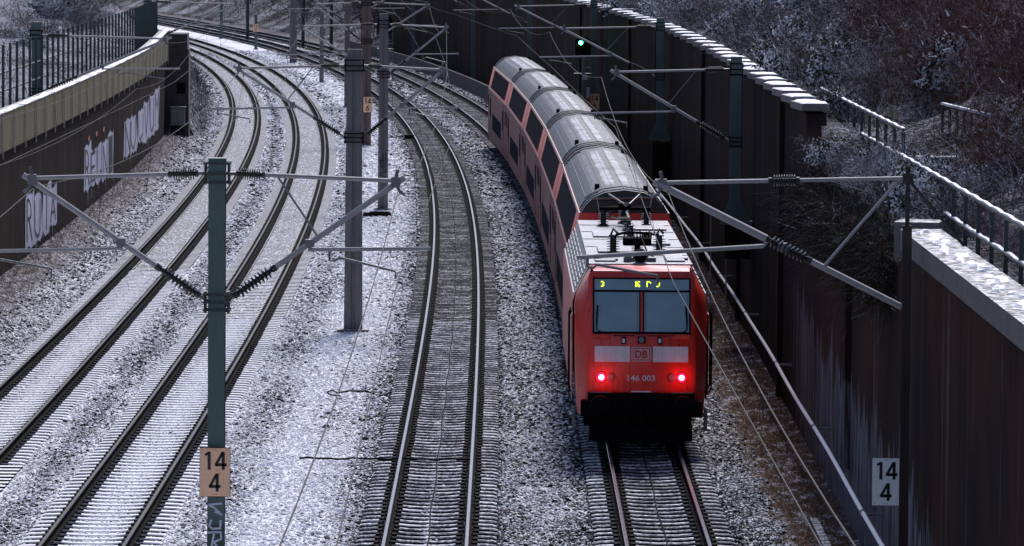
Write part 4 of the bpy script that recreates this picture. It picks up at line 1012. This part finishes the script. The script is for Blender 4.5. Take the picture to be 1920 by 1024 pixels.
for i, (y, x, zb, lab) in enumerate(rows):
    L = 3.84 if i == 0 else x - tx('D', y) - .15
    r = mast(y, x, 'H', .14 if i == 0 else .30, .14 if i == 0 else .22, 7.6 if i else 6.5, lab, 'D', [(-1, L, 'B' if i == 0 else 'A', True)], zb=zb, pad=(zb < 0), wc='P' if i == 0 else None)
    if i == 0:
        m_ = MB(); m_.tube([(0, 0, 6.7), (0, 0, 7.75)], .035, 8); m_.tube([(0, 0, 7.55), (.9, 0, 6.5)], .025, 6); m_.box((0, 0, 7.56), (.16, .14, .16)); m_.build('mast_head', M['near_post'], r)
    if zb > 0:
        m_ = MB(); m_.box((.05, 0, zb + .28), (.85, .7, .10)); m_.poly_ext([(-.42, -.22, zb + .32), (.42, -.22, zb + .32), (.15, -.22, zb + .95), (-.15, -.22, zb + .95)], (0, .03, 0)); m_.build('bracket', M['green_mast'], r)
        m_ = MB(); m_.box((.08, .0, (zb - .2) / 2 + .1 if i == 2 else zb - .25), (.72, .55, (zb + .3) if i == 2 else .95)); m_.build('console', M['wall'], r)
    rms.append(r)
for i, (y, lab) in enumerate(((176, 'dark mast rising behind the fence at the upper left, nearest on the left wall'), (258, 'dark mast at the far end of the left fence'))):
    x = tx('A', y) - 4.75; r = mast(y, x, 'H', .30, .30, 7.7, lab, 'A', [(1, armL(y, 'A', x, .2), 'A', False)], zb=3.5, pad=False)
# wires: messenger with droppers, contact wire
def wire_pts(P, sag, n=14):
    out = []
    for a, b in zip(P[:-1], P[1:]):
        for k in range(n):
            t_ = k / n; p = a.lerp(b, t_); p.z -= sag * 4 * t_ * (1 - t_); out.append(p)
    out.append(P[-1]); return out
SUP = {'A': [20, 95, 176, 258, 330, 400, 470, 540], 'B': [18, 77.5, 139.5, 200.5, 260, 316, 367, 421, 466, 511, 560], 'C': [18, 77.5, 139.5, 200.5, 260, 316, 367, 421, 466, 511, 560], 'D': [18, 77.5, 138.5, 200, 258, 316, 367, 425, 470, 515, 560]}
WL = {'A': 'over the farthest left track', 'B': 'over the second track from the left', 'C': 'over the empty middle track', 'D': 'over the track of the red train'}
for t in 'ABCD':
    st = -.28 if t in 'AC' else .22
    if t == 'D': st = -.45
    Pm = [tpt(t, y, st * (1 if i % 2 else .6), 7.02) for i, y in enumerate(SUP[t])]; Pc = [tpt(t, y, (st if t != 'D' else -.35) * (1 if i % 2 else -.4), 5.60) for i, y in enumerate(SUP[t])]
    wm = wire_pts(Pm, .55); wc_ = wire_pts(Pc, .03)
    m_ = MB(); m_.tube(wm, .008, 5); a = m_.build('messenger_wire', M['wire']); tag(a, 'upper sagging messenger wire ' + WL[t], 'overhead wire')
    m_ = MB(); m_.tube(wc_, .008, 5); b_ = m_.build('contact_wire', M['wire']); tag(b_, 'lower straight contact wire ' + WL[t], 'overhead wire')
    for i in range(2, len(wm) - 1, 3):
        if wm[i].y > 330 or wm[i].y < 80: continue
        m_ = MB(); m_.tube([wm[i], wc_[i]], .006, 4); m_.box(wc_[i], (.03, .05, .05)); d = m_.build('dropper', M['wire']); d.parent = a
# feeder lines along both sides
m_ = MB(); m_.tube(wire_pts([tpt('A', y, -2.6, 4.6) for y in (60, 130, 200, 262)], .45), .008, 5); tag(m_.build('feeder_wire', M['wire']), 'thin sagging cable in front of the graffitied left wall', 'overhead wire')

# ------------------------------------------------------------------ signs
def km_sign(x, y, z, top, bot, mat, label, w=.47, h=.76, rz=0.0):
    r = empty('kilometre_sign', (x, y, z), rz, label, 'kilometre sign')
    m_ = MB(); m_.box((0, 0, 0), (w, .018, h)); m_.build('sign_plate', mat, r, bevel=.004)
    m_ = MB(); 
    for a in ((-.5, 0), (.5, 0)): m_.box((a[0] * w, .012, 0), (.012, .03, h))
    m_.box((0, .012, h / 2), (w, .03, .012)); m_.box((0, .012, -h / 2), (w, .03, .012)); m_.build('sign_frame', M['black'], r)
    def digit(ch, cx, cz, s):
        q = MB(); th = s * .17
        def bar(a, b, wd=th):
            a = Vector((cx + a[0] * s, -.011, cz + a[1] * s)); b = Vector((cx + b[0] * s, -.011, cz + b[1] * s)); d = (b - a).normalized(); nn = Vector((-d.z, 0, d.x)) * wd / 2
            q.poly_ext([a - nn, b - nn, b + nn, a + nn], (0, -.003, 0))
        if ch == '1': bar((.06, -.5), (.06, .5)); bar((-.17, .33), (.06, .45), th * .8)
        elif ch == '4': bar((.13, -.5), (.13, .5)); bar((-.33, -.22), (.32, -.22)); bar((-.29, -.24), (.10, .47), th * .9)
        else:
            k = 18 if ch == '6' else 18
            cen = [(0, -.22)] if ch == '6' else [(0, -.24), (0, .25)]
            for c0 in cen:
                rr_ = .25 if c0[1] < 0 else .20
                for i in range(k): a0, a1 = 2 * math.pi * i / k, 2 * math.pi * (i + 1.15) / k; bar((c0[0] + rr_ * math.cos(a0), c0[1] + rr_ * math.sin(a0)), (c0[0] + rr_ * math.cos(a1), c0[1] + rr_ * math.sin(a1)), th * .9)
            if ch == '6': bar((-.22, -.12), (.10, .48), th * .9)
        q.build('number', M['ink'], r)
    s_ = h * .37
    digit(top[0], -w * .23, h * .235, s_); digit(top[1], w * .20, h * .235, s_); digit(bot, 0, -h * .215, s_)
    m_ = MB()
    for q in (-.42, -.06, 0, .06, .38):
        for s in (-1, 1): m_.box((q * w, -.010, s * h * .46), (.012, .006, .012))
    m_.build('bolt', M['brown_mast'], r); return r
km_sign(-4.63, 77.5 - .20, 2.58, '14', '4', M['sign_cream'], 'orange-cream kilometre plate reading 14/4 on the green mast')
km_sign(5.93, 77.9, 2.44, '14', '4', M['sign_white'], 'white kilometre plate reading 14/4 in front of the dark right wall', .437, .75)
km_sign(-7.62, 259.6, 1.93, '14', '6', M['sign_cream'], 'small orange kilometre plate reading 14/6 on the pinkish mast', .45, .80)
km_sign(4.22, 257.6, 2.24, '14', '6', M['sign_cream'], 'cream kilometre plate reading 14/6 beside the red and white board, right of the train', .50, .80)
km_sign(-24.2, 465.7, 1.78, '14', '8', M['sign_cream'], 'tiny far orange kilometre plate reading 14/8 on a short post', .52, .72)
# dark painted foot of the green mast with its spray tag
m_ = MB(); m_.box((0, -.14, 1.02), (.27, .006, 2.05)); m_.build('painted_foot', M['green_dark'], cms[0])
def stroke(par, pts, w, y, mat, name):
    m_ = MB()
    for (x0, z0), (x1, z1) in zip(pts[:-1], pts[1:]):
        d = Vector((x1 - x0, 0, z1 - z0)); L = d.length; 
        if L < 1e-4: continue
        n = Vector((-d.z, 0, d.x)) / L * w / 2; e = d / L * w * .3
        a = Vector((x0, y, z0)) - e; b = Vector((x1, y, z1)) + e
        m_.poly_ext([a - n, b - n, b + n, a + n], (0, -.003, 0))
    return m_.build(name, mat, par)
S0 = [(.09, 2.38), (-.12, 2.36), (-.02, 2.31), (.10, 2.20), (-.01, 2.25)]; U0 = [(-.07, 2.12), (-.10, 2.02), (-.05, 1.98), (.07, 1.99), (.08, 2.11)]; R0 = [(-.08, 1.62), (-.02, 1.93), (-.12, 1.92), (.08, 1.93), (.09, 1.82), (-.03, 1.77), (.09, 1.62)]
for q in (S0, U0, R0): stroke(cms[0], q, .032, -.146, M['grey_spray'], 'spray_tag')
stroke(cms[0], [(-.12, 1.50), (.12, 1.50)], .06, -.146, M['grey_spray'], 'spray_tag')
for q in ([(-.1, 1.9), (-.1, 1.5), (.1, 1.55)], [(0, 2.0), (0, 1.4)], [(-.15, 1.75), (.15, 1.8)], [(.1, 2.1), (.1, 1.3), (-.1, 1.25), (-.08, 1.05), (.12, 1.1)]): stroke(cms[2], [(a, b + .3) for a, b in q], .035, -.186, M['ink'], 'spray_tag')

# ------------------------------------------------------------------ signals and small lineside things
def signal(x, y, zl, label, lit=True):
    r = empty('light_signal', (x, y, -.3), 0, label, 'signal')
    m_ = MB(); m_.box((0, 0, (zl + .3) / 2), (.14, .14, zl + .3)); m_.build('signal_post', M['galv_dark'], r)
    m_ = MB(); m_.poly_ext([(a * .40, -.12, b_ * .50 + zl + .30) for a, b_ in ((-1, -.7), (-.7, -1), (.7, -1), (1, -.7), (1, .7), (.7, 1), (-.7, 1), (-1, .7))], (0, .14, 0)); h = m_.build('signal_head', M['black'], r)
    for dz, on in ((.22, True), (-.08, False), (-.30, False)):
        m_ = MB(); m_.lathe((-.12 if dz > 0 else .1, -.12, zl + .3 + dz), (-.12 if dz > 0 else .1, -.15, zl + .3 + dz), [(0, .10), (1, .09)], 16); m_.build('signal_lamp', M['sig_green'] if (on and lit) else M['black'], h)
        m_ = MB(); m_.poly_ext([(-.12 if dz > 0 else .1, -.12, zl + .45 + dz), (-.26 if dz > 0 else -.04, -.12, zl + .38 + dz), (-.26 if dz > 0 else -.04, -.32, zl + .38 + dz), (-.12 if dz > 0 else .1, -.32, zl + .45 + dz)], (0, 0, .02)); m_.build('hood', M['black'], h)
    m_ = MB(); m_.box((0, .05, zl - 1.05), (.9, .7, .05)); m_.box((.2, 0, zl - .75), (.5, .1, .04)); m_.build('platform', M['green_mast'], r)
    m_ = MB()
    for s in (-1, 1): m_.tube([(.25 + s * .16, .12, 0), (.25 + s * .16, .12, zl + .2)], .02, 5)
    for k in range(14): m_.tube([(.09, .12, .3 + k * .38), (.41, .12, .3 + k * .38)], .014, 4)
    m_.build('ladder', M['galv_dark'], r); return r
sg = signal(3.52, 252, 5.2, 'tall signal showing one green light in front of the right wall')
m_ = MB(); m_.box((.1, -.1, 4.0), (.26, .1, .30)); m_.build('signal_plate', M['sig_white'], sg)
signal(-7.15, 276, 5.8, 'dark unlit signal seen from behind between two concrete masts', False)
r = empty('marker_board', (3.86, 256.5, -.3), 0, 'narrow red and white marker board beside the cream 14/6 plate', 'marker board')
m_ = MB(); m_.box((0, 0, 3.05), (.15, .03, .55)); m_.build('white_field', M['sig_white'], r)
m_ = MB(); m_.box((0, 0, 2.50), (.15, .03, .55)); m_.build('red_field', M['sig_red'], r)
m_ = MB(); m_.box((0, .04, 1.5), (.05, .05, 3.2)); m_.build('marker_post', M['galv_dark'], r)
r = empty('rail_lubricator', tuple(tpt('C', 268, -1.02, -.2)), heading('C', 268), 'small black box fixed beside the left rail of the middle track', 'lubricator')
m_ = MB(); m_.box((0, 0, .12), (.55, .4, .22)); m_.build('housing', M['black'], r, bevel=.03); m_ = MB(); m_.tube([(-.2, 0, .15), (-1.3, -.3, .06)], .02, 6); m_.build('hose', M['black'], r)
m_ = MB(); c = tpt('C', 196, -3.0, -.16); m_.box(c, (1.1, .55, .12)); m_.box(c + Vector((.1, 0, .08)), (.8, .4, .05)); tag(m_.build('duct_cover', M['wall']), 'flat dark duct cover on the snow by the concrete masts', 'duct cover')
m_ = MB(); pts = [(-4.45, 119.6, -.12), (-4.42, 119.3, -.06), (-4.30, 119.2, -.02), (-4.2, 119.4, -.10), (-3.9, 119.4, -.05), (-3.5, 119.5, -.06), (-3.3, 119.5, -.13)]; m_.tube(pts, .02, 6); m_.tube([(-4.45, 119.6, -.12), (-4.35, 118.9, -.1), (-4.1, 118.8, -.12)], .02, 6)
tag(m_.build('loose_cable', M['black']), 'short loose black cable lying on the snowy ballast right of the green mast', 'cable')
m_ = MB()
for k in range(14): pass
pts = [tpt('C', 104.5 + .1 * math.sin(k), -2.9 + k * .16, -.10 + .01 * math.sin(k * 2)) for k in range(24)]; m_.tube(pts, .022, 6); tag(m_.build('bonding_cable', M['black']), 'thin black cable crossing under the middle track between sleepers', 'cable')
m_ = MB(); m_.tube([tpt('D', y, 3.35 - (y - 150) * .012, -.3 + (150 - y) * .0) for y in (128, 150)], .03, 6); 
for dx, y in ((3.3, 139.2), (3.38, 150)):
    q = MB(); c = tpt('D', y, dx); q.tube([(c.x, c.y, -.5), (c.x, c.y, 2.7 if y > 145 else 3.4)], .022, 6); tag(q.build('earthing_rod', M['galv']), 'thin upright pale rod against the right wall, %s' % ('the shorter, farther one' if y > 145 else 'the taller, nearer one'), 'rod')

# railing and stairs on the right hillside
def railing(P, H, label, nm='railing'):
    r = empty(nm, tuple(P[0]), 0, label, 'railing'); inv = Matrix.Translation(-Vector(r.location))
    for p in P:
        m_ = MB(); m_.box(p + Vector((0, 0, H / 2 - .3)), (.065, .05, H + .5)); ad(m_.build('post', M['green_dark']), r, inv)
    for k, h in enumerate((H, H * .42)):
        m_ = MB()
        for a, b in zip(P[:-1], P[1:]): m_.tube([a + Vector((0, 0, h)), b + Vector((0, 0, h))], .028, 6)
        ad(m_.build('rail', M['green_dark']), r, inv)
        m_ = MB(); rings = []
        q = wire_pts([p + Vector((0, 0, h + .035)) for p in P], 0, 4)
        for i, p in enumerate(q): hh = .012 + .012 * math.sin(i * 1.9 + k); rings.append([p + Vector((-.028, 0, -.01)), p + Vector((.028, 0, -.01)), p + Vector((.03, 0, hh)), p + Vector((-.03, 0, hh))])
        m_.sweep(rings); ad(m_.build('snow_line', M['snow']), r, inv)
    return r
railing([Vector((tx('D', y) + 4.85, y, 6.25)) for y in np.arange(98, 124, 2.3)], .95, 'snow-lined railing on the hillside behind the right wall, farther stretch')
railing([Vector((tx('D', y) + 4.44, y, 5.95)) for y in np.arange(58, 94, 2.2)], .95, 'snow-lined railing above the near right ledge, nearer stretch')
r = empty('stair_railing', (9.35, 108, 6.2), rad(-60), 'short barred stair railing with a snowy top among the bushes, upper right', 'railing')
m_ = MB(); m_.tube([(0, 0, 1.15), (1.9, 0, .95)], .04, 6); m_.tube([(0, 0, .1), (1.9, 0, -.1)], .03, 6)
for k in range(8): m_.box((k * .27, 0, .5), (.05, .04, 1.25))
m_.build('bars', M['green_dark'], r); m_ = MB(); m_.box((.95, 0, 1.09), (1.95, .09, .05), 0, Matrix.Rotation(.105, 3, 'Y')); m_.build('snow', M['snow'], r)
r = empty('garden_steps', (8.9, 104, 5.9), 0, 'few snow-edged steps beside the stair railing on the right hillside', 'steps')
for k in range(3):
    m_ = MB(); m_.box((0, k * .8, k * .17), (1.5, .8, .18)); st_ = m_.build('step', M['concrete'], r); m_ = MB(); m_.box((.1, k * .8 - .1, k * .17 + .10), (1.0, .4, .03)); m_.build('snow', M['snow'], r)

# ================================================================== VEGETATION
def ribbons(P0, Dv, L, W, bend=.35, seg=3, sag=0.0):
    """tapered curved twigs: arrays of roots, unit directions, lengths, widths"""
    N = len(P0); side = np.cross(Dv, rng.normal(size=(N, 3))); side /= np.linalg.norm(side, axis=1)[:, None] + 1e-9
    bd = rng.normal(size=(N, 3)) * bend; V = np.zeros((N, seg + 1, 2, 3))
    for k in range(seg + 1):
        t_ = k / seg; c = P0 + Dv * (L * t_)[:, None] + bd * (L * t_ * t_)[:, None]; c[:, 2] -= sag * L * t_ * t_
        w = (W * (1 - .75 * t_))[:, None] * side; V[:, k, 0] = c - w / 2; V[:, k, 1] = c + w / 2
    V = V.reshape(-1, 3); b = np.arange(N)[:, None] * (seg + 1) * 2; F = []
    for k in range(seg):
        F.append(np.concatenate([b + 2 * k, b + 2 * k + 1, b + 2 * k + 3, b + 2 * k + 2], 1))
    return V, np.concatenate(F)
def merge(parts):
    V = []; F = []; o = 0
    for v, f in parts: V.append(v); F.append(f + o); o += len(v)
    return np.concatenate(V), np.concatenate(F)
def unit(a): return a / (np.linalg.norm(a, axis=1)[:, None] + 1e-9)
def bush_geo(h, spread, stems, twigs, up=1.0, w=.03, tw=.012, r0=.25):
    P = rng.normal(size=(stems, 3)) * [r0, r0, 0]; d = rng.normal(size=(stems, 3)) * [spread, spread, .15]; d[:, 2] = np.abs(d[:, 2]) + up; d = unit(d)
    L = h * rng.uniform(.6, 1.05, stems); parts = [ribbons(P, d, L, np.full(stems, w), .12, 4)]
    k = rng.integers(0, stems, twigs); t_ = rng.uniform(.15, 1, twigs); P2 = P[k] + d[k] * (L[k] * t_)[:, None]
    d2 = unit(d[k] * .8 + rng.normal(size=(twigs, 3)) * .75); L2 = h * rng.uniform(.10, .36, twigs) * (1.2 - t_ * .5)
    parts.append(ribbons(P2, d2, L2, np.full(twigs, tw), .35, 3))
    k2 = rng.integers(0, twigs, twigs * 2); t2 = rng.uniform(.2, 1, len(k2)); P3 = P2[k2] + d2[k2] * (L2[k2] * t2)[:, None]
    parts.append(ribbons(P3, unit(d2[k2] + rng.normal(size=(len(k2), 3)) * .8), L2[k2] * .45, np.full(len(k2), tw * .8), .3, 2))
    return merge(parts)
def leaf_geo(h, rx, n, s=.06):
    u = unit(rng.normal(size=(n, 3))); u[:, 2] = np.abs(u[:, 2]); r = rng.uniform(.55, 1.05, n) ** .6
    cl = unit(rng.normal(size=(14, 3))); cl[:, 2] = np.abs(cl[:, 2]); k = rng.integers(0, 14, n); c = cl[k] * .75 + rng.normal(size=(n, 3)) * .20
    P = c * [rx, rx, h]; P[:, 2] = np.abs(P[:, 2]); d = unit(rng.normal(size=(n, 3)) + [0, 0, .5]); return ribbons(P, d, rng.uniform(.6, 1.6, n) * s, np.full(n, s * .8), .3, 1)
protos = {}
def proto(key, name, geo, mat):
    o = np_mesh(name, geo[0], geo[1], mat); COL.objects.unlink(o); protos[key] = o; return o
for i in range(3): proto('brown%d' % i, 'bare_shrub', bush_geo(2.6, .75, 16, 420, .9), M['twig_brown'])
for i in range(3): proto('frost%d' % i, 'frosted_shrub', bush_geo(2.0, 1.0, 18, 520, .7, tw=.017), M['twig_frost'])
for i in range(2): proto('red%d' % i, 'red_twig_shrub', bush_geo(2.8, .32, 34, 380, 1.2, .022, .011, .5), M['twig_red'])
for i in range(2): proto('leaf%d' % i, 'evergreen_shrub', leaf_geo(1.5, 1.3, 2400, .11), M['leaf'])
for i in range(2): proto('dark%d' % i, 'dark_shrub', bush_geo(2.0, 1.0, 22, 520, .5, tw=.016), M['twig_dark'])
for i in range(2): proto('sap%d' % i, 'bare_sapling', bush_geo(5.0, .30, 5, 520, 1.3, .06, .014, .15), M['twig_brown'])
def plant(key, x, y, z, sc, label, cat, group):
    o = protos[key].copy(); COL.objects.link(o); o.location = (x, y, z); o.rotation_euler = (rng.uniform(-.12, .12), rng.uniform(-.12, .12), rng.uniform(0, 6.28)); o.scale = (sc, sc, sc * rng.uniform(.85, 1.15)); tag(o, label, cat, group); return o
def keyr(k, n): return k + str(int(rng.integers(0, n)))
LB = {'brown': ('bare brown shrub on the hillside above the right wall', 'shrub', 'bare shrubs on the right hillside', 3), 'frost': ('frost-dusted bare shrub on the hillside above the right wall', 'shrub', 'frosted shrubs on the right hillside', 3),
      'red': ('reddish upright twiggy shrub on the right hillside', 'shrub', 'red-twigged shrubs on the right hillside', 2), 'leaf': ('dark leafy evergreen shrub dusted with snow on the right hillside', 'shrub', 'evergreen shrubs on the right hillside', 2),
      'sap': ('tall thin bare sapling on the right hillside', 'sapling', 'bare saplings on the right hillside', 2)}
def hill_plant(kind, y, v, sc):
    lab, cat, grp, n = LB[kind]; p = tpt('D', y, rw(y) + .32 + v); plant(keyr(kind, n), p.x, p.y, hz_right(v, y) - .1, sc, lab, cat, grp)
y = 92.
while y < 330:
    step = 2.6 if y < 150 else 4.2; v = .9 + rng.random()
    while v < 17:
        if y > 124 or v > 1.9:
            q = rng.random(); nz_ = fn(v * 3 + 40, y, .09)
            kind = 'frost' if q < .36 + nz_ * .5 else ('brown' if q < .74 else 'leaf')
            if y < 150 and 3.5 < v < 7 and rng.random() < .45: kind = 'red'
            if y < 135 and v > 9 and rng.random() < .5: kind = 'leaf'
            hill_plant(kind, y + rng.uniform(-1, 1), v, rng.uniform(.55, .95) * (1 if y < 150 else 1.15))
        v += step * rng.uniform(.55, 1.0)
    y += step * .85
for y, v, sc in ((118, 7.5, .8), (131, 9, .9), (150, 7, .9), (171, 6, .9), (104, 5.2, .8), (98, 7.5, .75)): hill_plant('sap', y, v, sc)
# red-brown upright twigs behind the near railing
for y in np.arange(88, 140, 1.1): hill_plant('red' if rng.random() < .7 else 'brown', y, 2.5 + rng.uniform(-.3, 2.0), rng.uniform(.55, .9))
for y in np.arange(56, 84, 1.3): hill_plant('brown', y, rng.uniform(.75, 1.6), rng.uniform(.3, .45))
# frosted bush spilling over the gap in the right wall
for y in np.arange(84.0, 112.0, .8):
    for k in range(6):
        p = tpt('D', y + rng.uniform(-.4, .4), rw(y) + rng.uniform(.25, 1.6)); zz = rng.uniform(5.1, 6.2) + (.2 if y < 92 else 0)
        o = plant((keyr('frost', 3) if rng.random() < .6 else keyr('leaf', 2)) if zz > 5.75 else keyr('dark', 2), p.x, p.y, zz, rng.uniform(.30, .46), 'frost-dusted shrub hanging over the gap in the right wall', 'shrub', 'shrubs spilling over the gap in the right wall')
for y in np.arange(84, 124, .75):      # scrub right behind the wall edge and round the railing
    for k in range(2):
        v = rng.uniform(.5, 4.2); p = tpt('D', y, rw(y) + .3 + v); q = rng.random()
        plant(keyr('frost', 3) if q < .5 else (keyr('brown', 3) if q < .8 else keyr('leaf', 2)), p.x, p.y, (hz_right(v, y) if y > 112 else 5.2 + .25 * v) - .2, rng.uniform(.35, .6), 'low frosted scrub around the snow-lined railing behind the right wall', 'shrub', 'scrub around the railing')
V, F = ribbons(*(lambda n: (np.array([(lambda yy: tuple(tpt('D', yy, rw(yy) - rng.uniform(.0, .35), rng.uniform(4.7, 5.7))))(rng.uniform(84, 112)) for _ in range(n)]), unit(rng.normal(size=(n, 3)) + [-.4, 0, -.3]), rng.uniform(.12, .5, n), np.full(n, .014)))(9000), .8, 3, .2)
tag(np_mesh('trailing_brush', V, F, M['twig_dark']), 'dark trailing brush hanging down the right wall below the railing', 'brush', kind='stuff')
# left slope
LBL = {'brown': ('bare brown shrub on the slope behind the left fence', 'shrub', 'bare shrubs behind the left fence'), 'frost': ('frosted shrub on the snowy slope behind the left fence', 'shrub', 'frosted shrubs behind the left fence'), 'leaf': ('dark evergreen shrub behind the left fence', 'shrub', 'evergreen shrubs behind the left fence')}
for i in range(120):
    y = rng.uniform(215, 430); v = rng.uniform(4, 34)
    if y > 262: v = rng.uniform(5, 34)
    if y < 250 and v < 12: continue
    kind = 'brown' if rng.random() < .55 else ('frost' if rng.random() < .6 else 'leaf'); p = tpt('A', y, LW - .35 - v) if y < 266 else tpt('A', y, LW + 1.6 - v * 1.2)
    z = hz_left(v, y) if y < 266 else min(hz_left(v, y), -.1 + v)
    plant(keyr(kind, 3 if kind != 'leaf' else 2), p.x, p.y, z - .1, rng.uniform(.7, 1.4), *LBL[kind])
for i in range(46):
    y = rng.uniform(205, 262); v = rng.uniform(9, 26) if y < 235 else rng.uniform(4, 26); p = tpt('A', y, LW - .35 - v); kind = ('leaf', 'brown', 'brown')[i % 3]
    plant(keyr(kind, 3 if kind != 'leaf' else 2), p.x, p.y, hz_left(v, y) - .1, rng.uniform(.5, 1.0), *LBL[kind])
# hillside undergrowth and fallen twigs: one uncountable mass per side
def under(name, n, sampler, size, w, mat, label, up=.6, sag=0.0):
    P = np.array([sampler() for _ in range(n)]); d = unit(rng.normal(size=(n, 3)) + [0, 0, up]); V, F = ribbons(P, d, rng.uniform(.5, 1.5, n) * size, np.full(n, w), .4, 2, sag); o = np_mesh(name, V, F, mat); tag(o, label, 'undergrowth', kind='stuff')
def s_right():
    y = 90 + 240 * rng.random() ** 1.5; v = rng.uniform(.3, 20); p = tpt('D', y, rw(y) + .32 + v); return (p.x, p.y, hz_right(v, y))
under('undergrowth', 32000, s_right, .55, .022, M['twig_frost'], 'tangled frosty undergrowth covering the right hillside', .9)
def s_left():
    y = rng.uniform(150, 450); v = rng.uniform(.8, 34)
    if y < 266: p = tpt('A', y, LW - .35 - v); return (p.x, p.y, hz_left(v, y))
    p = tpt('A', y, LW + 1.6 - v * 1.2); return (p.x, p.y, min(hz_left(v, y), -.1 + v))
under('undergrowth', 12000, s_left, .5, .03, M['twig_brown'], 'low tangled undergrowth on the slope behind the left fence', .8)
def s_gr():
    y = rng.uniform(84, 170); p = tpt('D', y, rw(y) - rng.uniform(.05, 1.5) * rng.random() ** .6); return (p.x, p.y, -.45)
under('dry_grass', 26000, s_gr, .27, .015, M['grass_dry'], 'matted brown dry grass along the foot of the right wall', 1.0, .5)
def s_gl():
    y = 100 + 215 * rng.random(); p = tpt('A', y, LW + abs(rng.normal(0, .8))); zz = np.interp(p.x - tx('A', y), [LW, -3.2, -2.6, -2.0], [.3, .2, -.05, -.28]); return (p.x, p.y, zz)
under('dry_grass', 6000, s_gl, .32, .016, M['grass_grey'], 'frosted brown weeds along the foot of the left wall', 1.3)
def s_end():
    y = rng.uniform(266, 400); v = rng.uniform(-.2, 3); p = tpt('A', y, LW + 1.6 - v * 1.2); return (p.x, p.y, -.1 + v)
under('dry_grass', 5000, s_end, .8, .035, M['grass_grey'], 'brown scrub on the little bank beyond the end of the left wall', 1.0)
# far wood on the outside of the bend
def s_wood():
    y = rng.uniform(455, 640); v = rng.uniform(.5, 34); p = tpt('D', y, 4.4 + v); return (p.x, p.y, max(0, hz_right(v, y)) + rng.random() * 2.5)
under('woodland', 9000, s_wood, 1.6, .07, M['twig_far'], 'far brown leafless wood beyond the bend at the top of the view', .8)
fb = MB()
tg = bush_geo(8, .35, 7, 420, 1.3, .10, .035, .2)
for i in range(26):
    y = 470 + rng.random() * 90; v = 1.5 + rng.random() * 12; p = tpt('D', y, 4.4 + v)
    if i == 0: ft = np_mesh('bare_tree', tg[0], tg[1], M['twig_far']); fme = ft.data; o = ft
    else: o = bpy.data.objects.new('bare_tree', fme); COL.objects.link(o)
    o.location = (p.x, p.y, hz_right(v, y) - .2); o.rotation_euler = (0, 0, rng.uniform(0, 6.28)); s_ = rng.uniform(.7, 1.25); o.scale = (s_, s_, s_)
    tag(o, 'leafless tree in the far wood beyond the bend', 'tree', 'leafless trees beyond the bend')
for i, (px_, y) in enumerate(((461, 500), (565, 475), (618, 462))):
    x = (px_ - 960) / (9300 / y); r = empty('line_pole', (x, y, 0), 0, 'far dark pole in front of the leafless wood, %s' % ('leftmost of three', 'middle of three', 'rightmost of three')[i], 'pole')
    m_ = MB(); m_.tube([(0, 0, -.5), (0, 0, 9)], .17, 8); m_.build('pole_shaft', M['green_dark'], r); m_ = MB(); m_.box((-1.2, 0, 7.0), (2.8, .1, .1)); m_.build('cross_arm', M['galv_dark'], r)

# ================================================================== CAMERA, LIGHT
cam = bpy.data.cameras.new('camera'); co = bpy.data.objects.new('camera', cam); COL.objects.link(co); scn.camera = co
cam.sensor_width = 36; cam.lens = 9300 / 1920 * 36; cam.clip_end = 3000; cam.clip_start = 1
co.matrix_world = Matrix.Translation((0, 0, 11.0798)) @ Matrix.Rotation(rad(90) - 0.0689448, 4, 'X') @ Matrix.Rotation(0.0075149, 4, 'Z')
w = bpy.data.worlds.new('World'); scn.world = w; w.use_nodes = True; nt = w.node_tree
sky = nt.nodes.new('ShaderNodeTexSky'); sky.sky_type = 'NISHITA'; sky.sun_disc = False
SE, SAZ = rad(44), rad(9)      # sun over the far left, low winter light through cloud
sky.sun_elevation = SE; sky.sun_rotation = SAZ; sky.air_density = 1.0; sky.dust_density = .5; sky.ozone_density = 1.5
bg = nt.nodes['Background']; tint = nt.nodes.new('ShaderNodeMix'); tint.data_type = 'RGBA'; tint.blend_type = 'MULTIPLY'; tint.inputs[0].default_value = 1; tint.inputs[7].default_value = (1.03, .965, 1.05, 1)   # grey-violet cloud
nt.links.new(sky.outputs[0], tint.inputs[6]); nt.links.new(tint.outputs[2], bg.inputs[0]); bg.inputs[1].default_value = .05
sun = bpy.data.lights.new('sun', 'SUN'); sun.energy = 1.9; sun.angle = rad(18); sun.color = (1, .95, .96)
so = bpy.data.objects.new('sun', sun); COL.objects.link(so)
dv = Vector((math.sin(SAZ) * math.cos(SE), math.cos(SAZ) * math.cos(SE), math.sin(SE))); so.rotation_euler = dv.to_track_quat('Z', 'Y').to_euler()
scn.render.engine = 'CYCLES'
scn.view_settings.view_transform = 'Standard'; scn.view_settings.look = 'None'; scn.view_settings.exposure = EXPO; scn.view_settings.gamma = 1
